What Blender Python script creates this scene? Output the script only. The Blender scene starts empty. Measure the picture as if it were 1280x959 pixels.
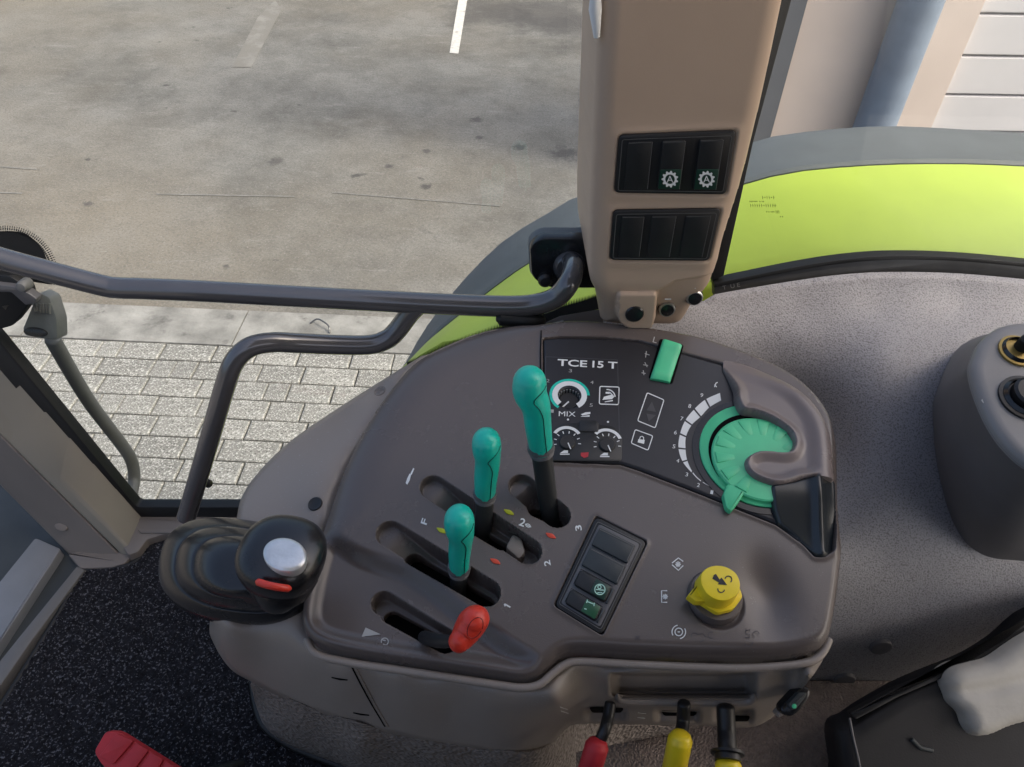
import bpy, bmesh, math, random
import numpy as np
from mathutils import Vector, Matrix

random.seed(7)
RNG = np.random.default_rng(11)
S = bpy.context.scene
COL = S.collection
rad = math.radians

# ------------------------------------------------------------------ camera
F, CX, CY = 920.0, 640.0, 479.5
def _frame(nx, ny):
    d = np.array([(nx-CX)/F, -(ny-CY)/F, -1.0]); d /= np.linalg.norm(d)
    Z = -d; X = np.array([1.0, 0, 0]); X -= Z*X.dot(Z); X /= np.linalg.norm(X)
    return np.array([X, np.cross(Z, X), Z])
RC = _frame(617, 1440)
C = np.array([0, 0, 2.3])
cd = bpy.data.cameras.new('camera'); cam = bpy.data.objects.new('camera', cd); COL.objects.link(cam)
M4 = Matrix([list(RC[i])+[C[i]] for i in range(3)]+[[0, 0, 0, 1]]); cam.matrix_world = M4
cd.sensor_width = 36; cd.sensor_fit = 'HORIZONTAL'; cd.lens = F/1280*36
cd.clip_start = 0.02; cd.clip_end = 2000
S.camera = cam

# ------------------------------------------------------------------ light
SUN_EL, SUN_AZ = 48, 108          # azimuth clockwise from +Y
w = bpy.data.worlds.new('World'); S.world = w; w.use_nodes = True
nt = w.node_tree; bg = nt.nodes['Background']
sky = nt.nodes.new('ShaderNodeTexSky'); sky.sky_type = 'NISHITA'; sky.sun_disc = False
sky.sun_elevation = rad(SUN_EL); sky.sun_rotation = rad(SUN_AZ)
sky.air_density = 1.0; sky.dust_density = 7.0; sky.ozone_density = 1.0
nt.links.new(sky.outputs[0], bg.inputs[0]); bg.inputs[1].default_value = 0.145
sl = bpy.data.lights.new('sun', 'SUN'); sl.energy = 1.1; sl.angle = rad(11); sl.color = (1, .93, .82)
so = bpy.data.objects.new('sun', sl); COL.objects.link(so)
az, el = rad(SUN_AZ), rad(SUN_EL)
sdir = Vector((math.sin(az)*math.cos(el), math.cos(az)*math.cos(el), math.sin(el)))
so.rotation_euler = sdir.to_track_quat('Z', 'Y').to_euler(); so.location = (3, -2, 6)
S.view_settings.view_transform = 'Standard'; S.view_settings.look = 'None'
S.view_settings.exposure = 0.95; S.view_settings.gamma = 1
S.cycles.max_bounces = 8; S.cycles.transparent_max_bounces = 12
S.cycles.use_denoising = True

# ------------------------------------------------------------------ pixel <-> world helpers
def rays(x, y):
    x = np.asarray(x, float); y = np.asarray(y, float)
    c = np.stack([(x-CX)/F, -(y-CY)/F, -np.ones_like(x)], -1)
    return c @ RC.T
def W(x, y, z):
    r = rays(x, y); return C + r*((z-C[2])/r[..., 2])[..., None]
def WY(x, y, Y):
    r = rays(x, y); return C + r*(np.asarray(Y)/r[..., 1])[..., None]
class Plane:
    def __init__(s, p, n):
        s.p = np.array(p, float); s.n = np.array(n, float)/np.linalg.norm(n)
        u = np.array([1.0, 0, 0]); u -= s.n*u.dot(s.n); s.u = u/np.linalg.norm(u); s.v = np.cross(s.n, s.u)
    def hit(s, x, y, h=0.0):
        r = rays(x, y); t = (s.n.dot(s.p)+h-s.n.dot(C))/(r@s.n); return C+r*t[..., None]
    def uv(s, x, y, h=0.0):
        q = s.hit(x, y, h)-s.p; return np.stack([q@s.u, q@s.v], -1)
    def uvs(s, pts, h=0.0):
        a = np.array(pts, float); return s.uv(a[:, 0], a[:, 1], h)
    def at(s, q, h=0.0):
        q = np.asarray(q, float); h = np.asarray(h, float)
        return s.p + q[..., :1]*s.u + q[..., 1:2]*s.v + (h[..., None] if h.ndim else h)*s.n
    def pts(s, pts, h=0.0):
        a = np.array(pts, float); return s.hit(a[:, 0], a[:, 1], h)

def sstep(a, b, x):
    t = np.clip((x-a)/(b-a), 0, 1); return t*t*(3-2*t)
def spline(pts, per=8, closed=False):
    P = np.array(pts, float); n = len(P); out = []
    rng = range(n if closed else n-1)
    for i in rng:
        if closed: a, b, c, d = P[(i-1) % n], P[i], P[(i+1) % n], P[(i+2) % n]
        else: a, b, c, d = P[max(i-1, 0)], P[i], P[i+1], P[min(i+2, n-1)]
        for k in range(per):
            t = k/per
            out.append(.5*((2*b)+(-a+c)*t+(2*a-5*b+4*c-d)*t*t+(-a+3*b-3*c+d)*t**3))
    if not closed: out.append(P[-1])
    return np.array(out)
def rounded(pts, r, n=5):
    """round the corners of a polygon (any 2-D units)"""
    P = np.array(pts, float); m = len(P); out = []
    rr = r if hasattr(r, '__len__') else [r]*m
    for i in range(m):
        a, b, c = P[i-1], P[i], P[(i+1) % m]
        la, lc = np.linalg.norm(a-b), np.linalg.norm(c-b)
        q = min(rr[i], la*.48, lc*.48)
        if q <= 0: out.append(b); continue
        s, e = b+(a-b)/la*q, b+(c-b)/lc*q
        for k in range(n+1):
            t = k/n; out.append((1-t)**2*s+2*t*(1-t)*b+t*t*e)
    return np.array(out)
def area2(P):
    x, y = P[:, 0], P[:, 1]; return np.sum(x*np.roll(y, -1)-np.roll(x, -1)*y)
def sdf(Q, poly, closed=True, want_near=False):
    """signed distance (negative inside) of points Q to a polygon, or distance to a polyline"""
    Q = np.asarray(Q, float); shp = Q.shape[:-1]; Q = Q.reshape(-1, 2)
    best = np.full(len(Q), 1e18); near = np.zeros_like(Q) if want_near else None
    ins = np.zeros(len(Q), bool); n = len(poly)
    for i in range(n if closed else n-1):
        a, b = poly[i], poly[(i+1) % n]; e = b-a; L = e.dot(e)
        if L < 1e-18: continue
        t = np.clip(((Q-a)@e)/L, 0, 1); d = Q-a-t[:, None]*e; q = (d*d).sum(1)
        k = q < best; best[k] = q[k]
        if want_near: near[k] = a+t[k][:, None]*e
        if closed:
            c = ((a[1] > Q[:, 1]) != (b[1] > Q[:, 1]))
            if e[1] != 0: ins ^= c & (Q[:, 0] < e[0]*(Q[:, 1]-a[1])/e[1]+a[0])
    d = np.sqrt(best); d[ins] *= -1; d = d.reshape(shp)
    return (d, near.reshape(shp+(2,))) if want_near else d
def side(Q, line):
    """signed distance to an open polyline, positive to the right of its direction"""
    Q = np.asarray(Q, float); best = np.full(len(Q), 1e18); sg = np.ones(len(Q))
    for i in range(len(line)-1):
        a, b = line[i], line[i+1]; e = b-a; t = np.clip(((Q-a)@e)/e.dot(e), 0, 1)
        d = Q-a-t[:, None]*e; q = (d*d).sum(1); k = q < best; best[k] = q[k]
        cr = e[0]*(Q[:, 1]-a[1])-e[1]*(Q[:, 0]-a[0]); sg[k] = -np.sign(cr[k])
    return np.sqrt(best)*sg

# ------------------------------------------------------------------ objects
def link(o, parent=None):
    COL.objects.link(o)
    if parent is not None: o.parent = parent; o.matrix_parent_inverse = Matrix.Translation(-Vector(parent.location)) if parent.parent is None else Matrix.Identity(4)
    return o
def mesh_obj(name, V, faces, mat, parent=None, smooth=50):
    me = bpy.data.meshes.new(name)
    V = np.asarray(V, float)
    me.from_pydata(V.tolist(), [], [list(map(int, f)) for f in faces]); me.validate()
    bm = bmesh.new(); bm.from_mesh(me); bmesh.ops.recalc_face_normals(bm, faces=bm.faces); bm.to_mesh(me); bm.free()
    return finish(name, me, mat, parent, smooth)
def finish(name, me, mat, parent, smooth=50):
    if smooth is not None:
        me.polygons.foreach_set('use_smooth', [True]*len(me.polygons))
        if smooth < 180: me.set_sharp_from_angle(angle=rad(smooth))
    me.materials.append(mat); me.update()
    return link(bpy.data.objects.new(name, me), parent)
def tag(o, label=None, cat=None, group=None, kind=None):
    if label: o['label'] = label
    if cat: o['category'] = cat
    if group: o['group'] = group
    if kind: o['kind'] = kind
    return o
def thing(name, loc, label, cat, group=None):
    o = bpy.data.objects.new(name, None); o.empty_display_size = .02
    o.location = Vector([float(c) for c in loc]); COL.objects.link(o)
    return tag(o, label, cat, group)

def grid_core(outline, step):
    lo, hi = outline.min(0), outline.max(0)
    nx, ny = int((hi[0]-lo[0])/step)+3, int((hi[1]-lo[1])/step)+3
    xs = lo[0]-step+np.arange(nx)*step; ys = lo[1]-step+np.arange(ny)*step
    G = np.stack(np.meshgrid(xs, ys, indexing='ij'), -1)
    d = sdf(G, outline); keep = d < -.3*step
    q = keep[:-1, :-1] & keep[1:, :-1] & keep[1:, 1:] & keep[:-1, 1:]
    idx = np.arange(nx*ny).reshape(nx, ny)
    Q = np.stack([idx[:-1, :-1], idx[1:, :-1], idx[1:, 1:], idx[:-1, 1:]], -1)[q]
    used = np.unique(Q); remap = -np.ones(nx*ny, int); remap[used] = np.arange(len(used))
    Q = remap[Q]; P = G.reshape(-1, 2)[used].copy()
    E = np.concatenate([Q[:, [0, 1]], Q[:, [1, 2]], Q[:, [2, 3]], Q[:, [3, 0]]])
    key = set(map(tuple, E.tolist())); B = np.array([e for e in key if (e[1], e[0]) not in key])
    bv = np.unique(B); _, near = sdf(P[bv], outline, True, True); P[bv] = near
    dist = np.maximum(-sdf(P, outline), 0); dist[bv] = 0
    return P, Q, B, bv, dist
def grid_obj(name, X, Q, B, bv, off, mat, parent, smooth=60):
    """grid surface plus a skirt round its edge (off = skirt vector)"""
    n = len(X); sk = -np.ones(n, int); sk[bv] = n+np.arange(len(bv))
    V = np.concatenate([X, X[bv]+off]) if off is not None else X
    faces = Q
    if off is not None:
        SK = np.stack([B[:, 1], B[:, 0], sk[B[:, 0]], sk[B[:, 1]]], -1); faces = np.concatenate([Q, SK])
    me = bpy.data.meshes.new(name)
    me.vertices.add(len(V)); me.vertices.foreach_set('co', V.astype(np.float32).ravel())
    me.loops.add(faces.size); me.loops.foreach_set('vertex_index', faces.astype(np.int32).ravel())
    me.polygons.add(len(faces)); me.polygons.foreach_set('loop_start', np.arange(0, faces.size, 4, dtype=np.int32))
    me.polygons.foreach_set('loop_total', np.full(len(faces), 4, dtype=np.int32))
    me.update(calc_edges=True); me.validate()
    return finish(name, me, mat, parent, smooth)
def moulded(name, plane, outline_px, hfun, mat, parent=None, step=.0012, h_edge=0.0, skirt=.02, smooth=60):
    """a moulded panel: height field over a plane; outline given where it shows in the photograph"""
    o = plane.uvs(outline_px, h_edge)
    P, Q, B, bv, d = grid_core(o, step)
    X = plane.at(P, hfun(P, d))
    return grid_obj(name, X, Q, B, bv, -plane.n*skirt if skirt else None, mat, parent, smooth)
def surf(name, outline_px, Yfun, mat, parent=None, step=3.0, skirt=(0, 0.01, -.03), smooth=60):
    """a free-form panel whose distance Y is known over its outline"""
    P, Q, B, bv, d = grid_core(np.array(outline_px, float), step)
    X = WY(P[:, 0], P[:, 1], Yfun(P, d))
    return grid_obj(name, X, Q, B, bv, np.array(skirt) if skirt is not None else None, mat, parent, smooth)
def tps(ctrl):
    A = np.array(ctrl, float); X = A[:, :2]/500; f = A[:, 2]; n = len(X)
    def U(r2): return np.where(r2 > 1e-14, .5*r2*np.log(np.maximum(r2, 1e-14)), 0)
    K = U(((X[:, None]-X[None])**2).sum(-1))+np.eye(n)*1e-5
    Pm = np.concatenate([np.ones((n, 1)), X], 1)
    L = np.block([[K, Pm], [Pm.T, np.zeros((3, 3))]]); sol = np.linalg.solve(L, np.concatenate([f, np.zeros(3)]))
    def ev(q):
        q = np.asarray(q, float)/500; out = np.zeros(len(q))
        for i in range(0, len(q), 20000):
            c = q[i:i+20000]
            out[i:i+20000] = U(((c[:, None]-X[None])**2).sum(-1))@sol[:n]+sol[n]+c@sol[n+1:]
        return out
    return ev

def loft(name, rings, mat, parent=None, cap=True, smooth=50):
    n = len(rings[0]); V = np.concatenate(rings); Fc = []
    for k in range(len(rings)-1):
        for i in range(n):
            j = (i+1) % n; Fc.append((k*n+i, k*n+j, (k+1)*n+j, (k+1)*n+i))
    if cap:
        Fc.append(list(range(n))[::-1]); Fc.append([(len(rings)-1)*n+i for i in range(n)])
    return mesh_obj(name, V, Fc, mat, parent, smooth)
def inset(P, b):
    """inset a closed 2-D loop by b"""
    P = np.asarray(P, float); s = 1 if area2(P) > 0 else -1
    e = np.roll(P, -1, 0)-P; e /= np.maximum(np.linalg.norm(e, axis=1), 1e-12)[:, None]
    nrm = np.stack([-e[:, 1], e[:, 0]], -1)*s
    m = nrm+np.roll(nrm, 1, 0); m /= np.maximum((m*m).sum(1), .6)[:, None]/2
    return P+m*b
def prism(name, plane, poly, h0, h1, mat, parent=None, bevel=.0006, px=True, r=0, hpx=None, smooth=40):
    """rounded slab on a plane; poly in photograph pixels (seen at height hpx or h1) or in plane metres"""
    q = plane.uvs(poly, h1 if hpx is None else hpx) if px else np.array(poly, float)
    if r: q = rounded(q, r)
    if bevel > 0:
        rings = [plane.at(q, h0), plane.at(q, h1-bevel), plane.at(inset(q, bevel*.3), h1-bevel*.3), plane.at(inset(q, bevel), h1)]
    else: rings = [plane.at(q, h0), plane.at(q, h1)]
    return loft(name, rings, mat, parent, True, smooth)
def sweep(pts, radii, n=14, flat=1.0, hemi=True, hz=.5):
    """rings of a tube along pts"""
    P = np.array(pts, float); m = len(P)
    R_ = np.full(m, radii, float) if np.isscalar(radii) else np.array(radii, float)
    T = np.gradient(P, axis=0); T /= np.linalg.norm(T, axis=1)[:, None]
    a = np.array([0, 0, 1.0]) if abs(T[0][2]) < .9 else np.array([0, 1.0, 0])
    N = a-T[0]*a.dot(T[0]); N /= np.linalg.norm(N); rings = []
    th = np.arange(n)/n*2*np.pi
    def ring(c, N, Bn, r): return c+np.cos(th)[:, None]*N*r+np.sin(th)[:, None]*Bn*r*flat
    for i in range(m):
        N = N-T[i]*N.dot(T[i]); N /= np.linalg.norm(N); Bn = np.cross(T[i], N)
        if i == 0 and hemi:
            for f in (1.45, 1.2, .95, .7, .45, .2): rings.append(ring(P[0]-T[0]*R_[0]*hz*math.sin(f), N, Bn, R_[0]*math.cos(f)))
        rings.append(ring(P[i], N, Bn, R_[i]))
        if i == m-1 and hemi:
            for f in (.2, .45, .7, .95, 1.2, 1.45): rings.append(ring(P[i]+T[i]*R_[i]*hz*math.sin(f), N, Bn, R_[i]*math.cos(f)))
    return rings
def tube(name, pts, radii, mat, parent=None, n=14, hemi=True, flat=1.0):
    return loft(name, sweep(pts, radii, n, flat, hemi), mat, parent, True, 50)
def lathe(name, plane, cuv, prof, mat, parent=None, n=40, smooth=35):
    th = np.arange(n)/n*2*np.pi; rings = []
    for r, h in prof:
        r = max(r, 1e-5); rings.append(plane.at(np.asarray(cuv)+np.stack([np.cos(th)*r, np.sin(th)*r], -1), h))
    return loft(name, rings, mat, parent, True, smooth)
def joined(name, polys, mat, parent=None):
    """several flat polygons (world points) as one printed mark"""
    V, Fc, k = [], [], 0
    for p in polys: V.append(np.asarray(p)); Fc.append(list(range(k, k+len(p)))); k += len(p)
    return mesh_obj(name, np.concatenate(V), Fc, mat, parent, None)
def ribbon(P, wd):
    P = np.array(P, float); T = np.gradient(P, axis=0) if len(P) > 1 else np.array([[1, 0]])
    T /= np.maximum(np.linalg.norm(T, axis=1), 1e-9)[:, None]; Nn = np.stack([-T[:, 1], T[:, 0]], -1)*wd/2
    return [np.array([P[i]+Nn[i], P[i+1]+Nn[i+1], P[i+1]-Nn[i+1], P[i]-Nn[i]]) for i in range(len(P)-1)]
def strokes(name, plane, lines, wd, h, mat, parent, px=True):
    out = []
    for L in lines:
        L = np.array(L, float)
        for q in ribbon(L, wd): out.append(plane.pts(q, h) if px else plane.at(q, h))
    return joined(name, out, mat, parent)
def fills(name, plane, polys, h, mat, parent): return joined(name, [plane.pts(p, h) for p in polys], mat, parent)
def arc(cx, cy, r, a0, a1, n=14, ry=None):
    a = np.radians(np.linspace(a0, a1, n)); return np.stack([cx+np.cos(a)*r, cy-np.sin(a)*(ry or r)], -1)
def ellipse(cx, cy, rx, ry, rot=0, n=28):
    a = np.arange(n)/n*2*np.pi; x, y = np.cos(a)*rx, np.sin(a)*ry; t = rad(rot)
    return np.stack([cx+x*np.cos(t)-y*np.sin(t), cy+x*np.sin(t)+y*np.cos(t)], -1)
_txt = {}
def text_mesh(s, bold=0):
    key = (s, bold)
    if key not in _txt:
        cu = bpy.data.curves.new('t', 'FONT'); cu.body = s; cu.align_x = 'CENTER'; cu.align_y = 'CENTER'; cu.resolution_u = 3; cu.offset = bold
        o = bpy.data.objects.new('t', cu); COL.objects.link(o)
        dg = bpy.context.evaluated_depsgraph_get(); me = bpy.data.meshes.new_from_object(o.evaluated_get(dg))
        V = np.zeros(len(me.vertices)*3); me.vertices.foreach_get('co', V); V = V.reshape(-1, 3)[:, :2]
        _txt[key] = (V-(V.max(0)+V.min(0))/2, [list(p.vertices) for p in me.polygons], V.max(0)-V.min(0))
        bpy.data.objects.remove(o); bpy.data.curves.remove(cu); bpy.data.meshes.remove(me)
    return _txt[key]
def lettering(s, plane, x, y, hgt, rot, h, mat, parent, wid=None, name='lettering', flip=False, bold=0.0):
    """text centred on pixel x,y; hgt = letter height in photo pixels; rot = baseline angle in degrees"""
    V, Fc, sz = text_mesh(s, bold); k = hgt/sz[1]; kx = wid/sz[0] if wid else k
    c, sn = math.cos(rad(rot)), math.sin(rad(rot))
    lx, ly = V[:, 0]*kx*(-1 if flip else 1), V[:, 1]*k
    q = np.stack([x+lx*c-ly*sn, y-(lx*sn+ly*c)], -1)
    return mesh_obj(name, plane.pts(q, h), Fc, mat, parent, None)

# ------------------------------------------------------------------ materials
MATS = {}
def mat(name, col, rough=.5, spec=.5, bump=None, var=.0, vscale=30, speck=None, metal=0, coat=0, rvar=0, rand=0, emit=None, wear=None):
    """bump: list of (scale, strength m, kind); speck: (scale, colour, threshold)"""
    if name in MATS: return MATS[name]
    m = bpy.data.materials.new(name); m.use_nodes = True; t = m.node_tree; N = t.nodes; L = t.links
    b = N['Principled BSDF']; b.inputs['Base Color'].default_value = (*col, 1); b.inputs['Roughness'].default_value = rough
    b.inputs['Specular IOR Level'].default_value = spec; b.inputs['Metallic'].default_value = metal; b.inputs['Coat Weight'].default_value = coat
    b.inputs['Coat Roughness'].default_value = .15
    tc = N.new('ShaderNodeTexCoord'); cur = None
    def noise(sc, det=4, rg=.55):
        n = N.new('ShaderNodeTexNoise'); n.inputs['Scale'].default_value = sc; n.inputs['Detail'].default_value = det; n.inputs['Roughness'].default_value = rg
        L.new(tc.outputs['Object'], n.inputs['Vector']); return n
    def mix(a, bcol, fac, mode='MIX'):
        x = N.new('ShaderNodeMix'); x.data_type = 'RGBA'; x.blend_type = mode
        if isinstance(fac, (int, float)): x.inputs[0].default_value = fac
        else: L.new(fac, x.inputs[0])
        for k, v in ((6, a), (7, bcol)):
            if isinstance(v, tuple): x.inputs[k].default_value = (*v[:3], 1)
            else: L.new(v, x.inputs[k])
        return x.outputs[2]
    def ramp(src, a, c, lo=0, hi=1):
        r = N.new('ShaderNodeMapRange'); r.inputs[1].default_value = a; r.inputs[2].default_value = c
        r.inputs[3].default_value = lo; r.inputs[4].default_value = hi; L.new(src, r.inputs[0]); return r.outputs[0]
    cur = tuple(col)
    if var:
        n = noise(vscale); cur = mix(tuple(c*(1-var) for c in col), tuple(min(1, c*(1+var)) for c in col), ramp(n.outputs[0], .3, .7))
    if rand:
        oi = N.new('ShaderNodeObjectInfo'); cur = mix(cur, (0.0, 0, 0), ramp(oi.outputs['Random'], 0, 1, 0, rand))
    for sp in (speck or []):
        n = noise(sp[0], 2, .6); cur = mix(cur, sp[1], ramp(n.outputs[0], sp[2], sp[2]+sp[3]))
    if wear:   # pale scuffs with a shape of their own
        n = noise(wear[0], 8, .7); cur = mix(cur, wear[1], ramp(n.outputs[0], wear[2], wear[2]+.08, 0, wear[3]))
    if not isinstance(cur, tuple): L.new(cur, b.inputs['Base Color'])
    if rvar:
        n = noise(14, 6, .65); L.new(ramp(n.outputs[0], .3, .7, max(.02, rough-rvar), min(1, rough+rvar)), b.inputs['Roughness'])
    last = None
    for sc, st, kd in (bump or []):
        if kd == 'v':
            n = N.new('ShaderNodeTexVoronoi'); n.inputs['Scale'].default_value = sc; n.feature = 'SMOOTH_F1' ; L.new(tc.outputs['Object'], n.inputs['Vector']); src = n.outputs[0]
        else: src = noise(sc, 3).outputs[0]
        bp = N.new('ShaderNodeBump'); bp.inputs['Strength'].default_value = 1; bp.inputs['Distance'].default_value = st
        L.new(src, bp.inputs['Height'])
        if last: L.new(last, bp.inputs['Normal'])
        last = bp.outputs[0]
    if last: L.new(last, b.inputs['Normal'])
    if emit: b.inputs['Emission Color'].default_value = (*emit[0], 1); b.inputs['Emission Strength'].default_value = emit[1]
    MATS[name] = m; return m
cover_m = mat('mauve grey plastic', (.114, .095, .088), .26, .55, [(1100, .00010, 'n')], .02, 9, rvar=.03, speck=[(700, (.24, .23, .23), .74, .03)])
hood_m = mat('taupe plastic', (.185, .155, .15), .30, .55, [(1100, .00010, 'n')], .02, 12, rvar=.03)
body_m = mat('grey beige plastic', (.275, .238, .208), .34, .45, [(1000, .00012, 'n')], .03, 8, rvar=.04, speck=[(600, (.4, .39, .38), .70, .03)])
flank_m = mat('grained plastic', (.225, .196, .176), .5, .4, [(230, .004, 'v')], .2, 90)
pillar_m = mat('beige plastic', (.50, .375, .28), .44, .4, [(1100, .0001, 'n')], .05, 7, rvar=.05)
panel_m = mat('black fascia', (.018, .018, .022), .36, .5, [(1500, .00005, 'n')], .1, 20, rvar=.06)
black_m = mat('black plastic', (.014, .014, .015), .42, .5, [(900, .0001, 'n')], .15, 40, rvar=.08)
blackgloss_m = mat('glossy black plastic', (.012, .013, .015), .22, .5, None, .1, 30)
switch_m = mat('dark switch plastic', (.021, .022, .023), .38, .45, [(1200, .00008, 'n')], .1, 60)
switchg_m = mat('slate switch blank', (.042, .05, .054), .42, .45, [(1200, .00008, 'n')], .08, 60)
greenlens_m = mat('dark green lens', (.012, .045, .03), .3, .5)
hole_m = mat('unlit cavity rubber', (.004, .004, .004), .9, .1)
white_m = mat('white print', (.78, .80, .80), .5, .3)
grey_print_m = mat('grey print', (.42, .42, .41), .6, .3)
dark_print_m = mat('dark print', (.05, .047, .05), .6, .3)
teal_m = mat('teal green plastic', (.012, .55, .42), .30, .5, [(700, .00006, 'n')], .06, 40, rvar=.05)
tealdark_m = mat('teal groove', (.003, .07, .055), .6, .3)
mint_m = mat('mint green plastic', (.085, .60, .30), .36, .5, [(700, .00006, 'n')], .05, 40, rvar=.05)
mintdark_m = mat('shaded green plastic ring', (.02, .24, .12), .45, .4)
red_m = mat('red plastic', (.72, .05, .028), .32, .5, [(600, .0001, 'n')], .1, 50, rvar=.06)
redmat_m = mat('red rubber', (.52, .03, .04), .5, .4, [(900, .0002, 'n')], .1, 60, wear=(120, (.5, .2, .2), .68, .5))
yellow_m = mat('yellow plastic', (.94, .71, .025), .34, .5, [(700, .0001, 'n')], .06, 50, rvar=.05)
limep_m = mat('lime print', (.52, .56, .03), .45, .4)
redp_m = mat('red print', (.75, .09, .05), .45, .4)
rail_m = mat('grey painted steel', (.080, .077, .080), .2, .7, None, .06, 20, coat=1.0)
strut_m = mat('grey green painted metal', (.15, .155, .152), .45, .5, [(500, .0001, 'n')], .08, 30)
silver_m = mat('silver badge', (.70, .71, .71), .32, .5, [(110, .0006, 'n')], .10, 90, metal=.6)
steel_m = mat('bare steel', (.45, .45, .44), .35, .5, None, .1, 60, metal=.9)
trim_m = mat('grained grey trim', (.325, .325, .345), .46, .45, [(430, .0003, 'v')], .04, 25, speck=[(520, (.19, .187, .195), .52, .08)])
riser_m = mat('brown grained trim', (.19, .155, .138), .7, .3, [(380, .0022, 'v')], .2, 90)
pod_m = mat('grey pod plastic', (.135, .134, .142), .5, .4, [(900, .0001, 'n')], .05, 20, wear=(90, (.3, .3, .3), .73, .4))
podtop_m = mat('pale pod plastic', (.25, .245, .245), .45, .4, [(900, .0001, 'n')], .05, 20)
seat_m = mat('black seat plastic', (.012, .0125, .015), .5, .5, [(500, .0002, 'n')], .2, 30, rvar=.1)
pale_m = mat('pale grey padding', (.56, .545, .50), .5, .4, [(25, .0008, 'n'), (200, .0003, 'n')], .10, 18, wear=(35, (.35, .34, .32), .62, .3))
glass_m = bpy.data.materials.new('clear glass'); glass_m.use_nodes = True
t = glass_m.node_tree; N = t.nodes; N.remove(N['Principled BSDF']); tr = N.new('ShaderNodeBsdfTransparent'); gl = N.new('ShaderNodeBsdfGlossy'); fr = N.new('ShaderNodeLayerWeight'); pw = N.new('ShaderNodeMath'); pw.operation = 'POWER'; pw.inputs[1].default_value = 5; ma = N.new('ShaderNodeMath'); ma.operation = 'MULTIPLY_ADD'; ma.inputs[1].default_value = .9; ma.inputs[2].default_value = .03; mx = N.new('ShaderNodeMixShader')
tr.inputs[0].default_value = (.95, .97, .96, 1); gl.inputs['Roughness'].default_value = .0; t.links.new(fr.outputs['Facing'], pw.inputs[0]); t.links.new(pw.outputs[0], ma.inputs[0])
t.links.new(ma.outputs[0], mx.inputs[0]); t.links.new(tr.outputs[0], mx.inputs[1]); t.links.new(gl.outputs[0], mx.inputs[2]); t.links.new(mx.outputs[0], N['Material Output'].inputs[0])
seal_m = mat('black rubber', (.011, .012, .013), .5, .4, [(400, .0002, 'n')])
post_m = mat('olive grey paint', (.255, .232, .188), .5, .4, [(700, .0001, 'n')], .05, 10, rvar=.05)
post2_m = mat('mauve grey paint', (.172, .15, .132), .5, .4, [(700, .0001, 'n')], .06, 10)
lime_m = mat('lime green paint', (.50, .64, .08), .42, .5, [(60, .0003, 'n')], .04, 12, rvar=.06)
flare_m = mat('blue grey plastic flare', (.135, .15, .157), .6, .35, [(500, .0003, 'n')], .08, 15, wear=(40, (.4, .42, .43), .7, .4))
wall_m = mat('cream wall', (.72, .61, .545), .7, .3, [(90, .0006, 'n')], .04, 4)
wallpink_m = mat('pinkish wall', (.60, .55, .55), .7, .3, [(90, .0006, 'n')], .04, 4)
wallgrey_m = mat('blue grey corner trim', (.16, .165, .18), .6, .3, None, .05, 6)
pipe_m = mat('blue painted steel', (.20, .25, .33), .42, .5, [(60, .0004, 'n')], .1, 9, rvar=.1)
doorp_m = mat('white door panel', (.70, .68, .69), .55, .4, [(140, .0004, 'n')], .03, 6)
line_m = mat('worn white paint', (.62, .60, .56), .8, .2, None, .12, 30, wear=(9, (.3, .28, .25), .55, .6))

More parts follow.
